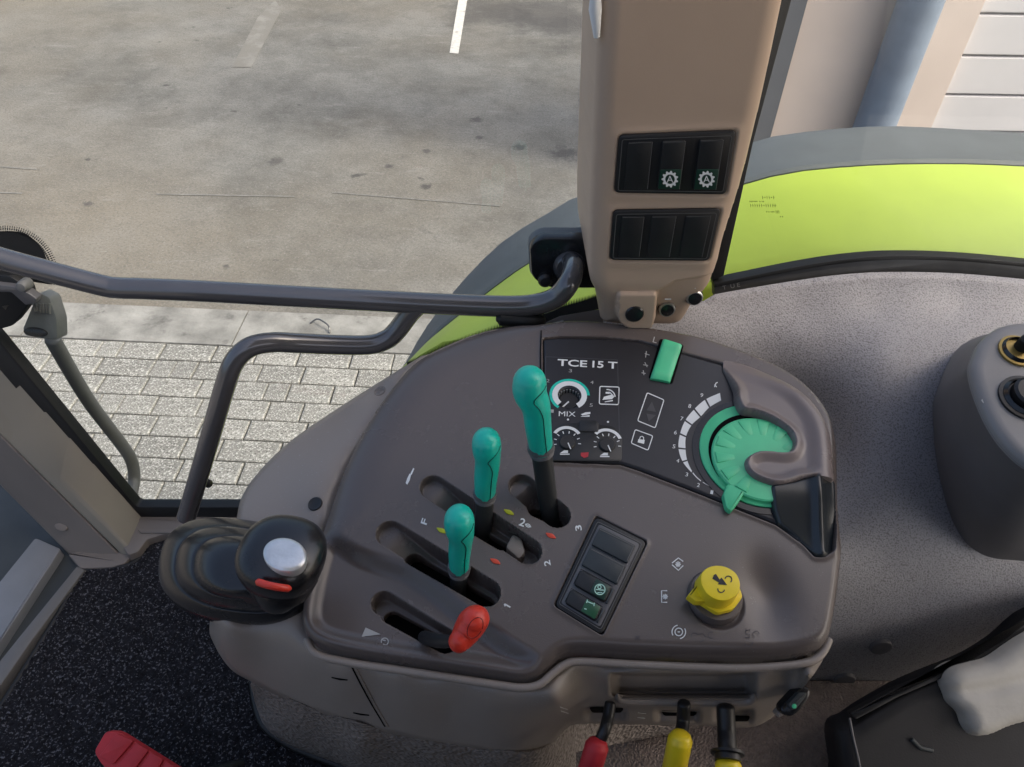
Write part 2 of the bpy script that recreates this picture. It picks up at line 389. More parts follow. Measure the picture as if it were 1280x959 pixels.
# ------------------------------------------------------------------ the ground
def ground_mat():
    m = bpy.data.materials.new('stained concrete'); m.use_nodes = True; t = m.node_tree; N, L = t.nodes, t.links
    b = N['Principled BSDF']; b.inputs['Roughness'].default_value = .8; b.inputs['Specular IOR Level'].default_value = .25
    g = N.new('ShaderNodeNewGeometry')
    def noise(sc, det=6, rg=.6, scale3=(1, 1, 1)):
        mp = N.new('ShaderNodeMapping'); mp.inputs['Scale'].default_value = scale3; mp.inputs['Rotation'].default_value = (0, 0, .35)
        n = N.new('ShaderNodeTexNoise'); n.inputs['Scale'].default_value = sc; n.inputs['Detail'].default_value = det; n.inputs['Roughness'].default_value = rg
        L.new(g.outputs['Position'], mp.inputs[0]); L.new(mp.outputs[0], n.inputs['Vector']); return n.outputs[0]
    def rmp(s, a, c, lo=0, hi=1):
        r = N.new('ShaderNodeMapRange'); r.inputs[1].default_value = a; r.inputs[2].default_value = c; r.inputs[3].default_value = lo; r.inputs[4].default_value = hi
        L.new(s, r.inputs[0]); return r.outputs[0]
    def mix(a, c, f, mode='MIX'):
        x = N.new('ShaderNodeMix'); x.data_type = 'RGBA'; x.blend_type = mode; L.new(f, x.inputs[0]) if not isinstance(f, float) else None
        if isinstance(f, float): x.inputs[0].default_value = f
        for k, v in ((6, a), (7, c)):
            if isinstance(v, tuple): x.inputs[k].default_value = (*v, 1)
            else: L.new(v, x.inputs[k])
        return x.outputs[2]
    c = mix((.118, .114, .105), (.232, .225, .208), rmp(noise(1.3, 10, .74), .36, .62))
    c = mix(c, (.28, .275, .26), rmp(noise(4.5, 8, .75), .52, .70, 0, .5))
    c = mix(c, (.225, .19, .14), rmp(noise(.30, 4), .42, .66, 0, .6))
    c = mix(c, (.11, .10, .09), rmp(noise(13, 6, .75), .52, .72, 0, .35))
    c = mix(c, (.36, .35, .325), rmp(noise(2.3, 8, .75, (1, 4, 1)), .58, .72, 0, .5))
    c = mix(c, (.12, .115, .11), rmp(noise(3.1, 7, .72), .61, .74, 0, .65))
    c = mix(c, (.06, .058, .055), rmp(noise(5.3, 3, .5), .70, .75, 0, .8))
    c = mix(c, (.10, .095, .09), rmp(noise(60, 5, .8), .48, .66, 0, .7))
    c = mix(c, (.40, .39, .37), rmp(noise(90, 4, .8), .56, .68, 0, .6))
    # oil spots with a place of their own; the widest paint a distant cast shadow
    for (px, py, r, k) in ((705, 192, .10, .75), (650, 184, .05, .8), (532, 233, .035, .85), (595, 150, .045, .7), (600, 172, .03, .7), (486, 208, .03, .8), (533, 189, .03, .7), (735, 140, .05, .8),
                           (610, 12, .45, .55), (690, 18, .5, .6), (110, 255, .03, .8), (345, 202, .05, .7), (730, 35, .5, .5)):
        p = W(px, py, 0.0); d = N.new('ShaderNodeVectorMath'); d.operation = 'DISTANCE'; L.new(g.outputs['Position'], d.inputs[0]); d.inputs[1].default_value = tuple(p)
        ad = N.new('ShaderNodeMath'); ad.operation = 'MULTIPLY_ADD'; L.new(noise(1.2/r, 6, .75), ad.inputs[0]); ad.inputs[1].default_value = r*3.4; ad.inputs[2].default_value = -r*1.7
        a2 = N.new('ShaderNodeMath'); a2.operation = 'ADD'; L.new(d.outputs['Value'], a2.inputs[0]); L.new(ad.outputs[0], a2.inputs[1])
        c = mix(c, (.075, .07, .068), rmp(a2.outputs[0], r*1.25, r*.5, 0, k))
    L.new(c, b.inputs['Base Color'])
    bp = N.new('ShaderNodeBump'); bp.inputs['Distance'].default_value = .004; L.new(noise(40, 5, .7), bp.inputs['Height']); L.new(bp.outputs[0], b.inputs['Normal'])
    return m
def sheet(name, pts, mat_, kind='structure', parent=None):
    o = mesh_obj(name, pts, [list(range(len(pts)))], mat_, parent, None)
    if kind: o['kind'] = kind
    return o
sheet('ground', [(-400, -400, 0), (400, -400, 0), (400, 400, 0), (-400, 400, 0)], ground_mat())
kerb_m = mat('weathered kerb concrete', (.27, .265, .25), .85, .2, [(60, .003, 'n')], .35, 7, wear=(4, (.13, .125, .12), .56, .9))
sand_m = mat('joint sand', (.10, .095, .082), .95, .1, [(300, .003, 'n')], .3, 50)
stone_m = mat('washed aggregate stone', (.315, .31, .288), .85, .2, [(200, .003, 'n')], .18, 9, speck=[(140, (.56, .55, .52), .55, .06), (170, (.11, .107, .098), .575, .05)], rand=.25)
# course direction of the paving (a hair off the cab's axis)
A0 = W(0, 419, .034); A1 = W(480, 441, .034); cdir = (A1-A0)[:2]; cdir /= np.linalg.norm(cdir); cn = np.array([cdir[1], -cdir[0]])
def gp(s, q, z): v = A0[:2]+cdir*s+cn*q; return (v[0], v[1], z)
B0 = W(0, 375, .034); kw = abs((B0-A0)[:2].dot(cn))
bm = bmesh.new()
for i in range(9):     # kerb blocks laid end to end
    s0, s1 = -1.9+i*1.0, -1.9+i*1.0+.994
    vs = [bm.verts.new(gp(s, -q, z)) for z in (0, .036) for s, q in ((s0, 0.002), (s1, .002), (s1, kw), (s0, kw))]
    for f in ((4, 5, 6, 7), (0, 1, 5, 4), (1, 2, 6, 5), (2, 3, 7, 6), (3, 0, 4, 7)): bm.faces.new([vs[k] for k in f])
me = bpy.data.meshes.new('kerb'); bmesh.ops.recalc_face_normals(bm, faces=bm.faces); bm.to_mesh(me); bm.free(); kerb = finish('kerb', me, kerb_m, None, None); kerb['kind'] = 'structure'
# thin drain slot line on the far side of the kerb
sheet('kerb_joint', [gp(-2, -kw-.004, .004), (*gp(7, -kw-.004, .004),)[0:3], gp(7, -kw-.022, .004), gp(-2, -kw-.022, .004)], mat('dark joint', (.10, .098, .09), .9, .1, None, .3, 20))
paving = sheet('paving', [gp(-2.2, 0, .020), gp(6.5, 0, .020), gp(6.5, 2.4, .020), gp(-2.2, 2.4, .020)], sand_m)
LB, WB = .195, .114
bm = bmesh.new(); x, y = LB/2-.0035, WB/2-.0032
top = [bm.verts.new(v) for v in ((-x+.004, -y+.004, .033), (x-.004, -y+.004, .033), (x-.004, y-.004, .033), (-x+.004, y-.004, .033))]
mid = [bm.verts.new(v) for v in ((-x, -y, .029), (x, -y, .029), (x, y, .029), (-x, y, .029))]
low = [bm.verts.new(v) for v in ((-x, -y, .004), (x, -y, .004), (x, y, .004), (-x, y, .004))]
bm.faces.new(top)
for a_, b_ in ((mid, top), (low, mid)):
    for i in range(4): bm.faces.new((a_[i], a_[(i+1) % 4], b_[(i+1) % 4], b_[i]))
brick_me = bpy.data.meshes.new('brick'); bm.to_mesh(brick_me); bm.free(); brick_me.materials.append(stone_m)
ang = math.atan2(cdir[1], cdir[0]); nb = 0
for r in range(13):
    s_ = -.75+random.uniform(-.1, 0); q_ = (r+.5)*WB
    while s_ < 3.2:
        wd = random.choice((.5, .75, 1, 1, 1, 1.25))*LB; p = gp(s_+wd/2, q_, random.uniform(-.0015, .0015)); s_ += wd
        if p[0] > .45 or p[0] < -3.0 or nb >= 298: continue
        o = bpy.data.objects.new('brick', brick_me)
        o.location = p; o.scale = (wd/LB, 1, 1); o.rotation_euler = (random.uniform(-.012, .012), random.uniform(-.012, .012), ang+random.uniform(-.008, .008)); nb += 1
        COL.objects.link(o); o.parent = paving
wp = spline([W(x, y, z) for x, y, z in ((388., 404., .04), (396., 399., .06), (404., 402., .07), (411., 408., .06), (412., 416., .04))], 5)
tag(tube('bent_wire', wp, .004, rail_m, None, 8), 'small bent piece of wire lying on the pale kerb', 'wire')
# painted line on the yard
q = [(578, -30), (589, -30), (573, 67), (562, 66)]
sheet('painted_line', [tuple(W(a, b, .004)) for a, b in q], line_m)
sheet('worn_line', [tuple(W(a, b, .004)) for a, b in ((344, 0), (352, 12), (314, 84), (290, 84), (322, 22))], mat('faint paint', (.265, .255, .235), .85, .2, None, .25, 12, wear=(6, (.20, .19, .172), .42, .9)))

for a_, b_, wd in (((0, 208), (46, 211), 1.2), ((0, 240), (28, 241), 1.4), ((195, 242), (368, 245), 1.2), ((415, 240), (625, 257), 1.0)):
    sheet('floor_scratch', [tuple(W(float(x), float(y), .004)) for x, y in ((a_[0], a_[1]), (b_[0], b_[1]), (b_[0], b_[1]+wd), (a_[0], a_[1]+wd))], mat('pale scratch', (.235, .228, .212), .85, .2, None, .2, 30, wear=(14, (.19, .185, .172), .47, .9)))
# ------------------------------------------------------------------ building behind
Yw = 4.2
WPL = Plane((0, Yw, 0), (0, -1, 0))
def wx(px, py): return WY(px, py, Yw)
def xs_at(pt, pb): return wx(*pt)[0], wx(*pb)[0]
xg0 = wx(942, 170)[0]-.25; xg1 = (wx(1008, 0)[0]+wx(962, 169)[0])/2; xc1 = (wx(1231, 0)[0]+wx(1171, 148)[0])/2
xp = (wx(1136, 0)[0]+wx(1082, 156)[0])/2
def boxw(name, x0, x1, y0, y1, z0, z1, m, parent=None, b=.004):
    bm = bmesh.new(); bmesh.ops.create_cube(bm, size=1)
    for v in bm.verts: v.co = Vector(((x0+x1)/2+v.co.x*(x1-x0), (y0+y1)/2+v.co.y*(y1-y0), (z0+z1)/2+v.co.z*(z1-z0)))
    if b: bmesh.ops.bevel(bm, geom=bm.edges[:], offset=b, segments=2, affect='EDGES')
    me = bpy.data.meshes.new(name); bm.to_mesh(me); bm.free(); return finish(name, me, m, parent, 40)
bw = thing('workshop_wall', (xg1, Yw, 0), 'pale cream workshop wall behind the green fender, with a blue grey corner strip', 'wall')
boxw('wall_face', xg1, xc1, Yw, Yw+.25, 0, 4.6, wall_m, bw)
boxw('corner_strip', xg0, xg1-.002, Yw-.03, Yw+.25, 0, 4.6, wallgrey_m, bw)
rp = abs(wx(1163.8, 0)[0]-wx(1107.7, 0)[0])/2*.95; yp = Yw-rp-.004
pt = thing('drain_pipe', (xp, yp, 0), 'round blue pipe standing upright against the cream wall', 'pipe')
tube('pipe', [(xp, yp, z) for z in np.linspace(0, 4.6, 6)], rp, pipe_m, pt, 28, False)
for z in ():
    tube('pipe_clamp', [(xp, yp, z), (xp, yp, z+.03)], rp+.006, pipe_m, pt, 28, False)
    boxw('clamp_bracket', xp-rp-.03, xp+rp+.03, Yw-.012, Yw+.01, z+.002, z+.028, pipe_m, pt, .002)
rd = thing('sectional_door', (xc1, Yw, 0), 'white sectional door of wide horizontal panels right of the cream wall', 'door')
zs = [wx(1250, y)[2] for y in (-36, 21, 76, 124)]; pitch = (zs[0]-zs[3])/3; z = zs[3]-7*pitch
for i in range(14):
    if z+pitch > 0: boxw('door_panel', xc1+.004, xc1+2.6, Yw+.05, Yw+.10, max(z, 0)+.006, z+pitch-.006, doorp_m, rd, .006)
    z += pitch
boxw('door_backing', xc1, xc1+2.6, Yw+.085, Yw+.2, 0, 4.6, mat('grey door groove', (.3, .3, .31), .6), rd, 0)

# ------------------------------------------------------------------ fender
fd = thing('rear_fender', (.6, 1.0, 1.75), 'lime green rear fender with a blue grey flared edge outside the window', 'fender')
def prof(pts, Y, ext_l, ext_r):
    a = WY(*np.array(pts, float).T, Y); e = a[-1]; return np.concatenate([np.array([ext_l]), a, np.array([(e[0]+d, Y, e[2]-.05*d-d*d/2.0) for d in (.18, .36, .54, .72, .9, 1.1)])])
def curve_at(px_pts, Y, extL, extR, n=60):
    a = prof(px_pts, Y, extL, extR); s = spline(a, 10); d = np.concatenate([[0], np.cumsum(np.linalg.norm(np.diff(s, axis=0), axis=1))])
    u = np.linspace(0, d[-1], n); return np.stack([np.interp(u, d, s[:, k]) for k in range(3)], -1)
inn = curve_at([(515, 452), (600, 420), (680, 395), (745, 378), (900, 348), (1000, 331), (1100, 322), (1280, 328), (1360, 336)], .872, (-.42, .872, 1.15), (1.9, .872, 1.36))
bnd = curve_at([(528, 437), (560, 405), (600, 372), (650, 335), (700, 305), (735, 288), (945, 225), (1000, 213), (1100, 205), (1200, 204), (1280, 207), (1360, 213)], 1.06, (-.36, 1.06, 1.05), (1.95, 1.06, 1.38))
out = curve_at([(513, 440), (530, 410), (560, 370), (600, 325), (640, 290), (700, 255), (735, 238), (945, 173), (1000, 162), (1100, 154), (1200, 158), (1280, 163), (1360, 170)], 1.2, (-.34, 1.2, .95), (2.0, 1.2, 1.36))
def strip(name, curves, m, parent):
    n = len(curves[0]); V = np.concatenate(curves); Fc = [(k*n+i, k*n+i+1, (k+1)*n+i+1, (k+1)*n+i) for k in range(len(curves)-1) for i in range(n-1)]
    return mesh_obj(name, V, Fc, m, parent, 50)
def between(a, b, ts, bulge=0): return [a*(1-t)+b*t+np.array([0, 0, bulge*4*t*(1-t)]) for t in ts]
dn = np.array([0, 0, -1.0])
bi = bnd+np.array([0, -.004, .0])
strip('fender_panel', [inn+dn*.3, inn+np.array([0, -.008, -.01])]+between(inn, bi, np.linspace(0, 1, 9), .006)+[bi+dn*.02], lime_m, fd)
b2 = bnd+np.array([0, 0, .003])
strip('fender_flare', [b2+dn*.02, b2+np.array([0, .0, -.003]), b2+np.array([0, .006, .001])]+between(b2+np.array([0, .012, -.001]), out+np.array([0, -.012, 0]), np.linspace(0, 1, 6), .004)+[out+np.array([0, -.003, -.004]), out+dn*.03, out+np.array([0, -.03, -.035])], flare_m, fd)

# ------------------------------------------------------------------ cab shell
ZF = 1.25
CABW = Plane((0, .75, 1.28), (0, -math.cos(rad(11.5)), math.sin(rad(11.5))))
sheet('cab_floor', [(-1.6, -.6, ZF-.012), (1.2, -.6, ZF-.012), (1.2, .76, ZF-.012), (-1.6, .76, ZF-.012)], mat('grey floor lining', (.17, .155, .14), .65, .3, [(500, .0005, 'n')], .1, 20))
roof = boxw('shade_roof', -.30, 2.7, -1.25, .53, 2.92, 3.0, mat('roof lining', (.38, .37, .35), .8, .2), None, .02); roof['kind'] = 'structure'  # unseen roof, stretched past the real cab to shade console and fender
cs_ = boxw('light_blocker', -1.05, 1.3, -1.0, -.94, ZF-.2, 2.4, mat('dark blocker', (.06, .058, .056), .7, .3), None, .02); cs_['kind'] = 'structure'  # unseen dark wall, added to keep light off the console front
win = thing('cab_window', CABW.hit(np.array(300.), np.array(640.)), 'clear side window pane with black dotted edge print and rubber seal', 'window')
gq = [(-110, 330), (0, 455), (166, 636), (300, 641), (330, 610), (520, 453), (745, 380), (900, 350), (1000, 330), (1100, 321), (1200, 322), (1420, 345), (1740, 395), (1740, -150), (-300, -150), (-300, 200)]
mesh_obj('glass', np.concatenate([CABW.pts(gq, 0), CABW.pts(gq, -.005)]), [list(range(len(gq))), list(range(len(gq), 2*len(gq)))[::-1]]+[(i, (i+1) % len(gq), (i+1) % len(gq)+len(gq), i+len(gq)) for i in range(len(gq))], glass_m, win, None)
prism('rubber_seal', CABW, rounded([(-80, 335), (0, 427), (162, 624), (171, 634), (330, 634), (330, 650), (164, 649), (0, 466), (-80, 372)], 4), -.012, .008, seal_m, win, .002)
# edge print along the fender side and round the hinge
edge = spline([(509, 458), (560, 434), (620, 412), (690, 388), (750, 372)], 14)
fp = [np.concatenate([CABW.pts(edge, .0015), CABW.pts(edge[::-1]+np.array([0, 14]), .0015)])]
d_ = np.gradient(edge, axis=0)
e2 = spline([(509, 458), (560, 434), (620, 412), (690, 388), (750, 372)], 34)
for p in e2: fp.append(CABW.pts([p+(-1.1, .5), p+(.2, -7), p+(1.1, .2)], .0015))
jo = joined('edge_print', fp, seal_m, win); jo['kind'] = 'stuff'
hp = [CABW.pts(rounded([(-40, 290), (30, 289), (52, 308), (70, 352), (64, 356), (-40, 340)], 12), .0015)]
for a in np.linspace(-10, 110, 46):
    c_ = np.array([8., 345.]); v = np.array([math.cos(rad(a)), -math.sin(rad(a))]); nn = np.array([-v[1], v[0]])
    for rr, ww in ((57, 1.1), (60.5, .8), (63.5, .5)): p = c_+v*rr*np.array([1, .97]); hp.append(CABW.pts([p-nn*ww-v*1.2, p+nn*ww-v*1.2, p+nn*ww+v*1.2, p-nn*ww+v*1.2], .0015))
jo = joined('dotted_print', hp, seal_m, win); jo['kind'] = 'stuff'
# small etched print on the pane (seen from behind, only its strokes can be made out)
em = mat('etched print', (.13, .20, .03), .7, .2); el_ = []
for (x0, y0, s) in ((953, 247, "/ . / V : /"), (937, 252, "======  = =="), (938, 257, "E O V E O O - A J A (B)"), (958, 265, ". . --- [O]"), (975, 271, "- -")):
    x = x0
    for ch in s:
        if ch == ' ': x += 1.0; continue
        hh = 1.0 if ch in '.-=:' else 2.1
        el_.append([(x, y0-hh), (x+.5, y0+hh)]); el_.append([(x+.1, y0), (x+1.2, y0-.2)]); x += 1.75
o = strokes('etched_print', CABW, el_, .55, .0016, em, win); o['kind'] = 'stuff'
# lower window rail right of the pillar
rail_px = spline([(893, 356), (930, 348), (1000, 334), (1060, 325), (1120, 321), (1200, 323), (1300, 332), (1420, 345), (1560, 365), (1740, 395)], 8)
low = rail_px+np.stack([np.zeros(len(rail_px)), np.interp(rail_px[:, 0], [893, 1000, 1120, 1740], [15, 19, 22, 22])], -1)
wr = thing('window_rail', CABW.hit(np.array(1000.), np.array(340.)), 'dark grey rail along the bottom of the window above the grained trim', 'rail')
prism('rail_strip', CABW, np.concatenate([rail_px, low[::-1]]), -.004, .012, mat('dark window rail', (.065, .066, .068), .35, .5, None, .2, 30), wr, .002)
prism('rail_lip', CABW, np.concatenate([rail_px+np.array([0, -1]), rail_px[::-1]+np.array([0, 4])]), -.004, .016, seal_m, wr, .001)
lettering('T  U E', CABW, 914, 358, 5, 11, .0125, grey_print_m, wr, 22)
# sill and door post
sill = thing('door_sill', W(230, 656, ZF), 'narrow beige grey sill under the lower edge of the window', 'sill')
FL = Plane((0, 0, ZF), (0, 0, 1))
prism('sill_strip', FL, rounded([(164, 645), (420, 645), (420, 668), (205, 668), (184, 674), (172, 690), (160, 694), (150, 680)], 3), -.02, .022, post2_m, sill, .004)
prism('sill_step', FL, [(172, 662), (400, 662), (400, 666), (176, 666)], 0, .025, post2_m, sill, .001)
post = thing('door_post', W(150, 690, ZF), 'slanting olive grey door post with fixing holes at the left edge', 'post')
PA = [W(170, 655, ZF+.03), W(168, 668, ZF+.01), W(148, 704, ZF), W(100, 708, ZF-.01), W(90, 740, ZF-.05), W(190, 700, ZF-.05)]
dirp = WY(0., 540., .83)-W(150, 692, ZF)
def post_ring(t):
    # cross-section slides along the post; corners run along the four edges seen in the photograph
    e = [((170, 652), (0, 458), .742, .80), ((152, 695), (0, 544), .672, .765), ((98, 706), (0, 607), .662, .755), ((120, 690), (0, 560), .8, .9)]
    out_ = []
    for (b_, t_, yb, yt) in e:
        p0 = WY(*map(float, b_), yb); p1 = WY(*map(float, t_), yt); out_.append(p0+(p1-p0)*t)
    return np.array(out_)
def post_face(name, i, j, m, thick=.0):
    r = [post_ring(t)[[i, j]] for t in np.linspace(-.13, 2.9, 18)]
    nrm = np.cross(r[1][1]-r[0][0], r[0][1]-r[0][0]); nrm /= np.linalg.norm(nrm)
    if nrm[1] > 0: nrm = -nrm
    V = np.concatenate([np.concatenate([a, a[::-1]-nrm*.02]) for a in r]); n = 4
    Fc = [(k*n+a, k*n+(a+1) % n, (k+1)*n+(a+1) % n, (k+1)*n+a) for k in range(len(r)-1) for a in range(n)]
    Fc += [(0, 1, 2, 3), tuple(len(V)-4+a for a in range(4))]
    o_ = mesh_obj(name, V, Fc, m, post, 30)
    md = o_.modifiers.new('bevel', 'BEVEL'); md.width = .004; md.segments = 3; md.limit_method = 'ANGLE'
    return o_, nrm
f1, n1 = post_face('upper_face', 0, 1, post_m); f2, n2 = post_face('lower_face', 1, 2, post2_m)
r0 = post_ring(0.3); PU = Plane((r0[0]+r0[1])/2, n1); PL = Plane((r0[1]+r0[2])/2, n2)
for pl, x, y, rx, ry in ((PU, 99, 607, 5, 8), (PL, 58, 634, 9, 5), (PL, 76, 659, 8, 4.5)):
    prism('fixing_hole', pl, ellipse(x, y, rx, ry, -20 if pl is PU else 15), -.002, .0012, black_m if (x, y) != (76, 659) else post2_m, post, .0004)
prism('post_foot', FL, rounded([(84, 692), (140, 678), (166, 660), (176, 668), (170, 690), (156, 704), (140, 709), (100, 711)], 3), -.01, .010, post2_m, post, .003)
# dark footwell panel and bar at the far left
fw = thing('footwell_bar', W(40, 740, ZF), 'flat silver grey bar lying beside the black mat at the left edge', 'bar')
prism('bar', FL, rounded([(44, 672), (76, 686), (-40, 864), (-40, 776)], 4), -.02, .016, mat('silver grey paint', (.20, .208, .22), .45, .5, [(400, .0002, 'n')], .1, 12, rvar=.1), fw, .002)
prism('edge_strip', FL, [(96, 707), (106, 712), (40, 800), (-40, 915), (-40, 875), (20, 800)], -.02, .012, mat('grey edge strip', (.14, .135, .128), .5), fw, .003)
prism('dark_well', FL, [(-90, 500), (60, 600), (120, 660), (130, 700), (96, 712), (-90, 960)], -.03, -.002, mat('dark footwell', (.045, .052, .055), .5, .4, None, .2, 10), fw, 0)
tube('hook', [WY(x, y, .86) for x, y in ((8., 622.), (18., 640.), (38., 650.))], [.006, .008, .006], strut_m, fw, 10)

# outside stay arm and hinge
st = thing('stay_arm', WY(60., 400., .84), 'bent grey stay arm with a clamp outside the window at the left', 'arm')
sp = spline([WY(66., 425., .86), WY(110., 500., .90), WY(150., 553., .93), WY(164., 575., .94), WY(168., 596., .93), WY(165., 615., .90), WY(160., 634., .86)], 8)
tube('arm_tube', sp, .0115, strut_m, st, 14)
k0 = Plane(WY(45., 395., .85), (0, -.9, .43))
prism('clamp', k0, rounded([(48, 365), (62, 372), (71, 400), (72, 425), (62, 426), (30, 420), (27, 412), (38, 385)], 4), -.012, .014, strut_m, st, .004)
prism('clamp_cap', k0, ellipse(43, 416, 15, 6, 8), -.01, .018, blackgloss_m, st, .003)
for i in range(6): prism('clamp_rib', k0, [(40+i*4, 380), (42+i*4, 380), (44+i*3.6, 390+i*.6), (42+i*3.6, 390+i*.6)], .012, .017, strut_m, st, .0008)
hg = win
kh = Plane(WY(15., 375., .81), (0, -.98, .2))
prism('hinge_plate', kh, rounded([(-60, 340), (12, 345), (34, 360), (38, 378), (30, 390), (16, 408), (-4, 413), (-60, 408)], 6), -.012, .006, seal_m, hg, .003)
prism('hinge_arm', kh, rounded([(-40, 352), (14, 358), (26, 360), (46, 374), (44, 380), (32, 382), (14, 366), (-40, 364)], 2), .002, .016, mat('grey hinge steel', (.10, .10, .105), .4, .5), hg, .002)
lathe('hinge_bolt', kh, kh.uv(np.array(35.), np.array(353.)), [(.001, .0), (.008, .0), (.008, .014), (.006, .018), (.001, .019)], strut_m, hg, 12)
fills('hinge_mark', kh, [[(2, 383), (11, 381), (7, 388)]], .0066, blackgloss_m, hg)

# ------------------------------------------------------------------ grab rail
gr = thing('grab_rail', WY(700., 340., .72), 'long dark grey grab rail with a bent second branch in front of the window', 'rail')
def at_y(pts): return [WY(float(x), float(y), Y) for x, y, Y in pts]
main = spline(at_y([(-420, 215, .70), (-220, 262, .70), (-60, 304, .70), (0, 323, .70), (70, 342, .70), (128, 357, .70), (148, 360, .70), (180, 361, .70), (250, 364, .70), (350, 369.5, .70), (450, 375, .70), (550, 380, .70), (630, 383, .70), (668, 381, .70), (695, 372, .70), (712, 352, .705), (716, 334, .735), (714, 328, .76)]), 7)
tube('main_tube', main, .0128, rail_m, gr, 20)
sec = spline(at_y([(524, 380, .70), (512, 392, .70), (497, 412, .695), (484, 424, .69), (462, 431, .685), (420, 431, .68), (372, 429, .67), (340, 428, .66), (312, 434, .65), (293, 452, .64), (282, 480, .63), (266, 535, .615), (250, 590, .60), (238, 630, .59), (233, 646, .585)]), 7)
tube('branch_tube', sec, .0122, rail_m, gr, 20)
kp = Plane(WY(700., 330., .77), (0, -.985, .17))
prism('mounting_plate', kp, [(662, 308), (676, 297), (760, 297), (760, 361), (686, 361), (664, 348)], -.012, .004, blackgloss_m, gr, .003, r=.012)
prism('plate_backing', kp, [(660, 302), (674, 291), (760, 291), (760, 358), (684, 358), (662, 345)], -.03, -.013, flare_m, gr, .003, r=.012)
lathe('plate_bolt', kp, kp.uv(np.array(681.), np.array(346.)), [(.001, .0), (.009, .0), (.009, .012), (.006, .016), (.001, .017)], black_m, gr, 18)
lathe('rail_collar', kp, kp.uv(np.array(712.), np.array(332.)), [(.001, .0), (.021, .0), (.021, .006), (.017, .012), (.001, .013)], rail_m, gr, 24)
tube('joint_clamp', spline(at_y([(622, 398, .69), (640, 400, .69), (665, 402, .69), (678, 400, .70)]), 4), [.0045, .0085, .0085, .0085, .0085, .0085, .0085, .0085, .0085, .0085, .0085, .0085, .005], seal_m, gr, 12)
lathe('rubber_foot', Plane(WY(259., 604., .61), (0, -.5, .8)), (0, 0), [(.001, -.004), (.006, -.004), (.006, .004), (.001, .006)], black_m, gr, 12)
# metal strip between pillar foot and console
ms = thing('sill_bracket', W(710, 400, 1.72), 'flat grey metal strip between the console and the foot of the pillar', 'bracket')
prism('strip', Plane(WY(715., 402., .71), (0, -.6, .8)), [(676, 406), (700, 395), (752, 386), (756, 412), (690, 413)], -.01, .0, post2_m, ms, .001)
prism('strip_label', Plane(WY(715., 402., .71), (0, -.6, .8)), [(682, 406), (704, 400), (706, 407), (686, 412)], 0, .0012, grey_print_m, ms, .0002)

# ------------------------------------------------------------------ pillar
PIL = Plane((.1, .655, 1.75), (0, -math.cos(rad(7)), math.sin(rad(7))))
pil = thing('cab_pillar', PIL.hit(np.array(810.), np.array(410.)), 'tall beige cab pillar carrying two black switch banks', 'pillar')
pout = [(757, -90), (748, 0), (743, 110), (738, 220), (735, 300), (737, 345), (748, 372), (752, 398), (754, 411), (770, 415), (820, 420), (850, 419), (863, 408), (872, 386), (884, 366), (893, 345), (903, 300), (926, 226), (945, 150), (962, 75), (979, -6), (997, -90)]
foot = [(772, 366), (822, 366), (822, 400), (815, 413), (782, 412), (772, 402)]
footuv = PIL.uvs(rounded(foot, 6), 0)
p_bk = [PIL.uvs(rounded(q, 5), 0) for q in ([(774, 169), (921, 163), (908, 244), (768, 242)], [(767, 263), (902, 261), (887, 327), (762, 326)])]
trig = PIL.uvs([(822, 366), (845, 352), (893, 345), (900, 330), (900, 430), (815, 430)], 0)
def pil_h(P, d):
    rr = .020; k = np.clip(1-d/rr, 0, 1); h = -.016*(1-np.sqrt(np.maximum(1-k*k, 0)))
    for b_ in p_bk: h = h-.004*sstep(.003, -.003, sdf(P, b_))+.0012*np.exp(-(sdf(P, b_)/.006)**2)
    v = P[:, 1]; v0 = PIL.uv(np.array(800.), np.array(352.))[1]; v1 = PIL.uv(np.array(800.), np.array(420.))[1]
    back = -.022*sstep(v0, v1, v); h = h+back
    h = h-.008*sstep(.002, -.004, sdf(P, trig))
    h = h+(-back+.004)*sstep(.0015, -.0015, sdf(P, footuv))*.8
    return h
moulded('pillar_cover', PIL, spline(pout, 5, True), pil_h, pillar_m, pil, .0016, -.014, .16)
tube('lamp_edge', [PIL.hit(np.array(x), np.array(y), -.004) for x, y in ((745., -20.), (744., 12.), (746., 46.))], [.004, .006, .003], white_m, pil, 10)
prism('gasket', CABW, [(975, -80), (995, -80), (990, 0), (942, 178), (905, 345), (890, 352), (890, 330)], -.01, .01, seal_m, pil, .002)
PH = -.002
def gear(plane, x, y, R, h, m, parent):
    n = 11; o_, i_ = [], []
    for k in range(n*4):
        a = (k+.5)/(n*4)*2*np.pi; r = R*(1.0 if k % 4 in (1, 2) else .80); o_.append((x+math.cos(a)*r, y-math.sin(a)*r)); i_.append((x+math.cos(a)*R*.56, y-math.sin(a)*R*.56))
    qs = [plane.pts([o_[k], o_[(k+1) % len(o_)], i_[(k+1) % len(o_)], i_[k]], h) for k in range(len(o_))]
    joined('gear_symbol', qs, m, parent)
    lettering('A', plane, x, y, R*.8, 0, h, m, parent, R*.8, 'gear_letter')
bank_px = ([(774, 169), (921, 163), (908, 244), (768, 242)], [(767, 263), (902, 261), (887, 327), (762, 326)])
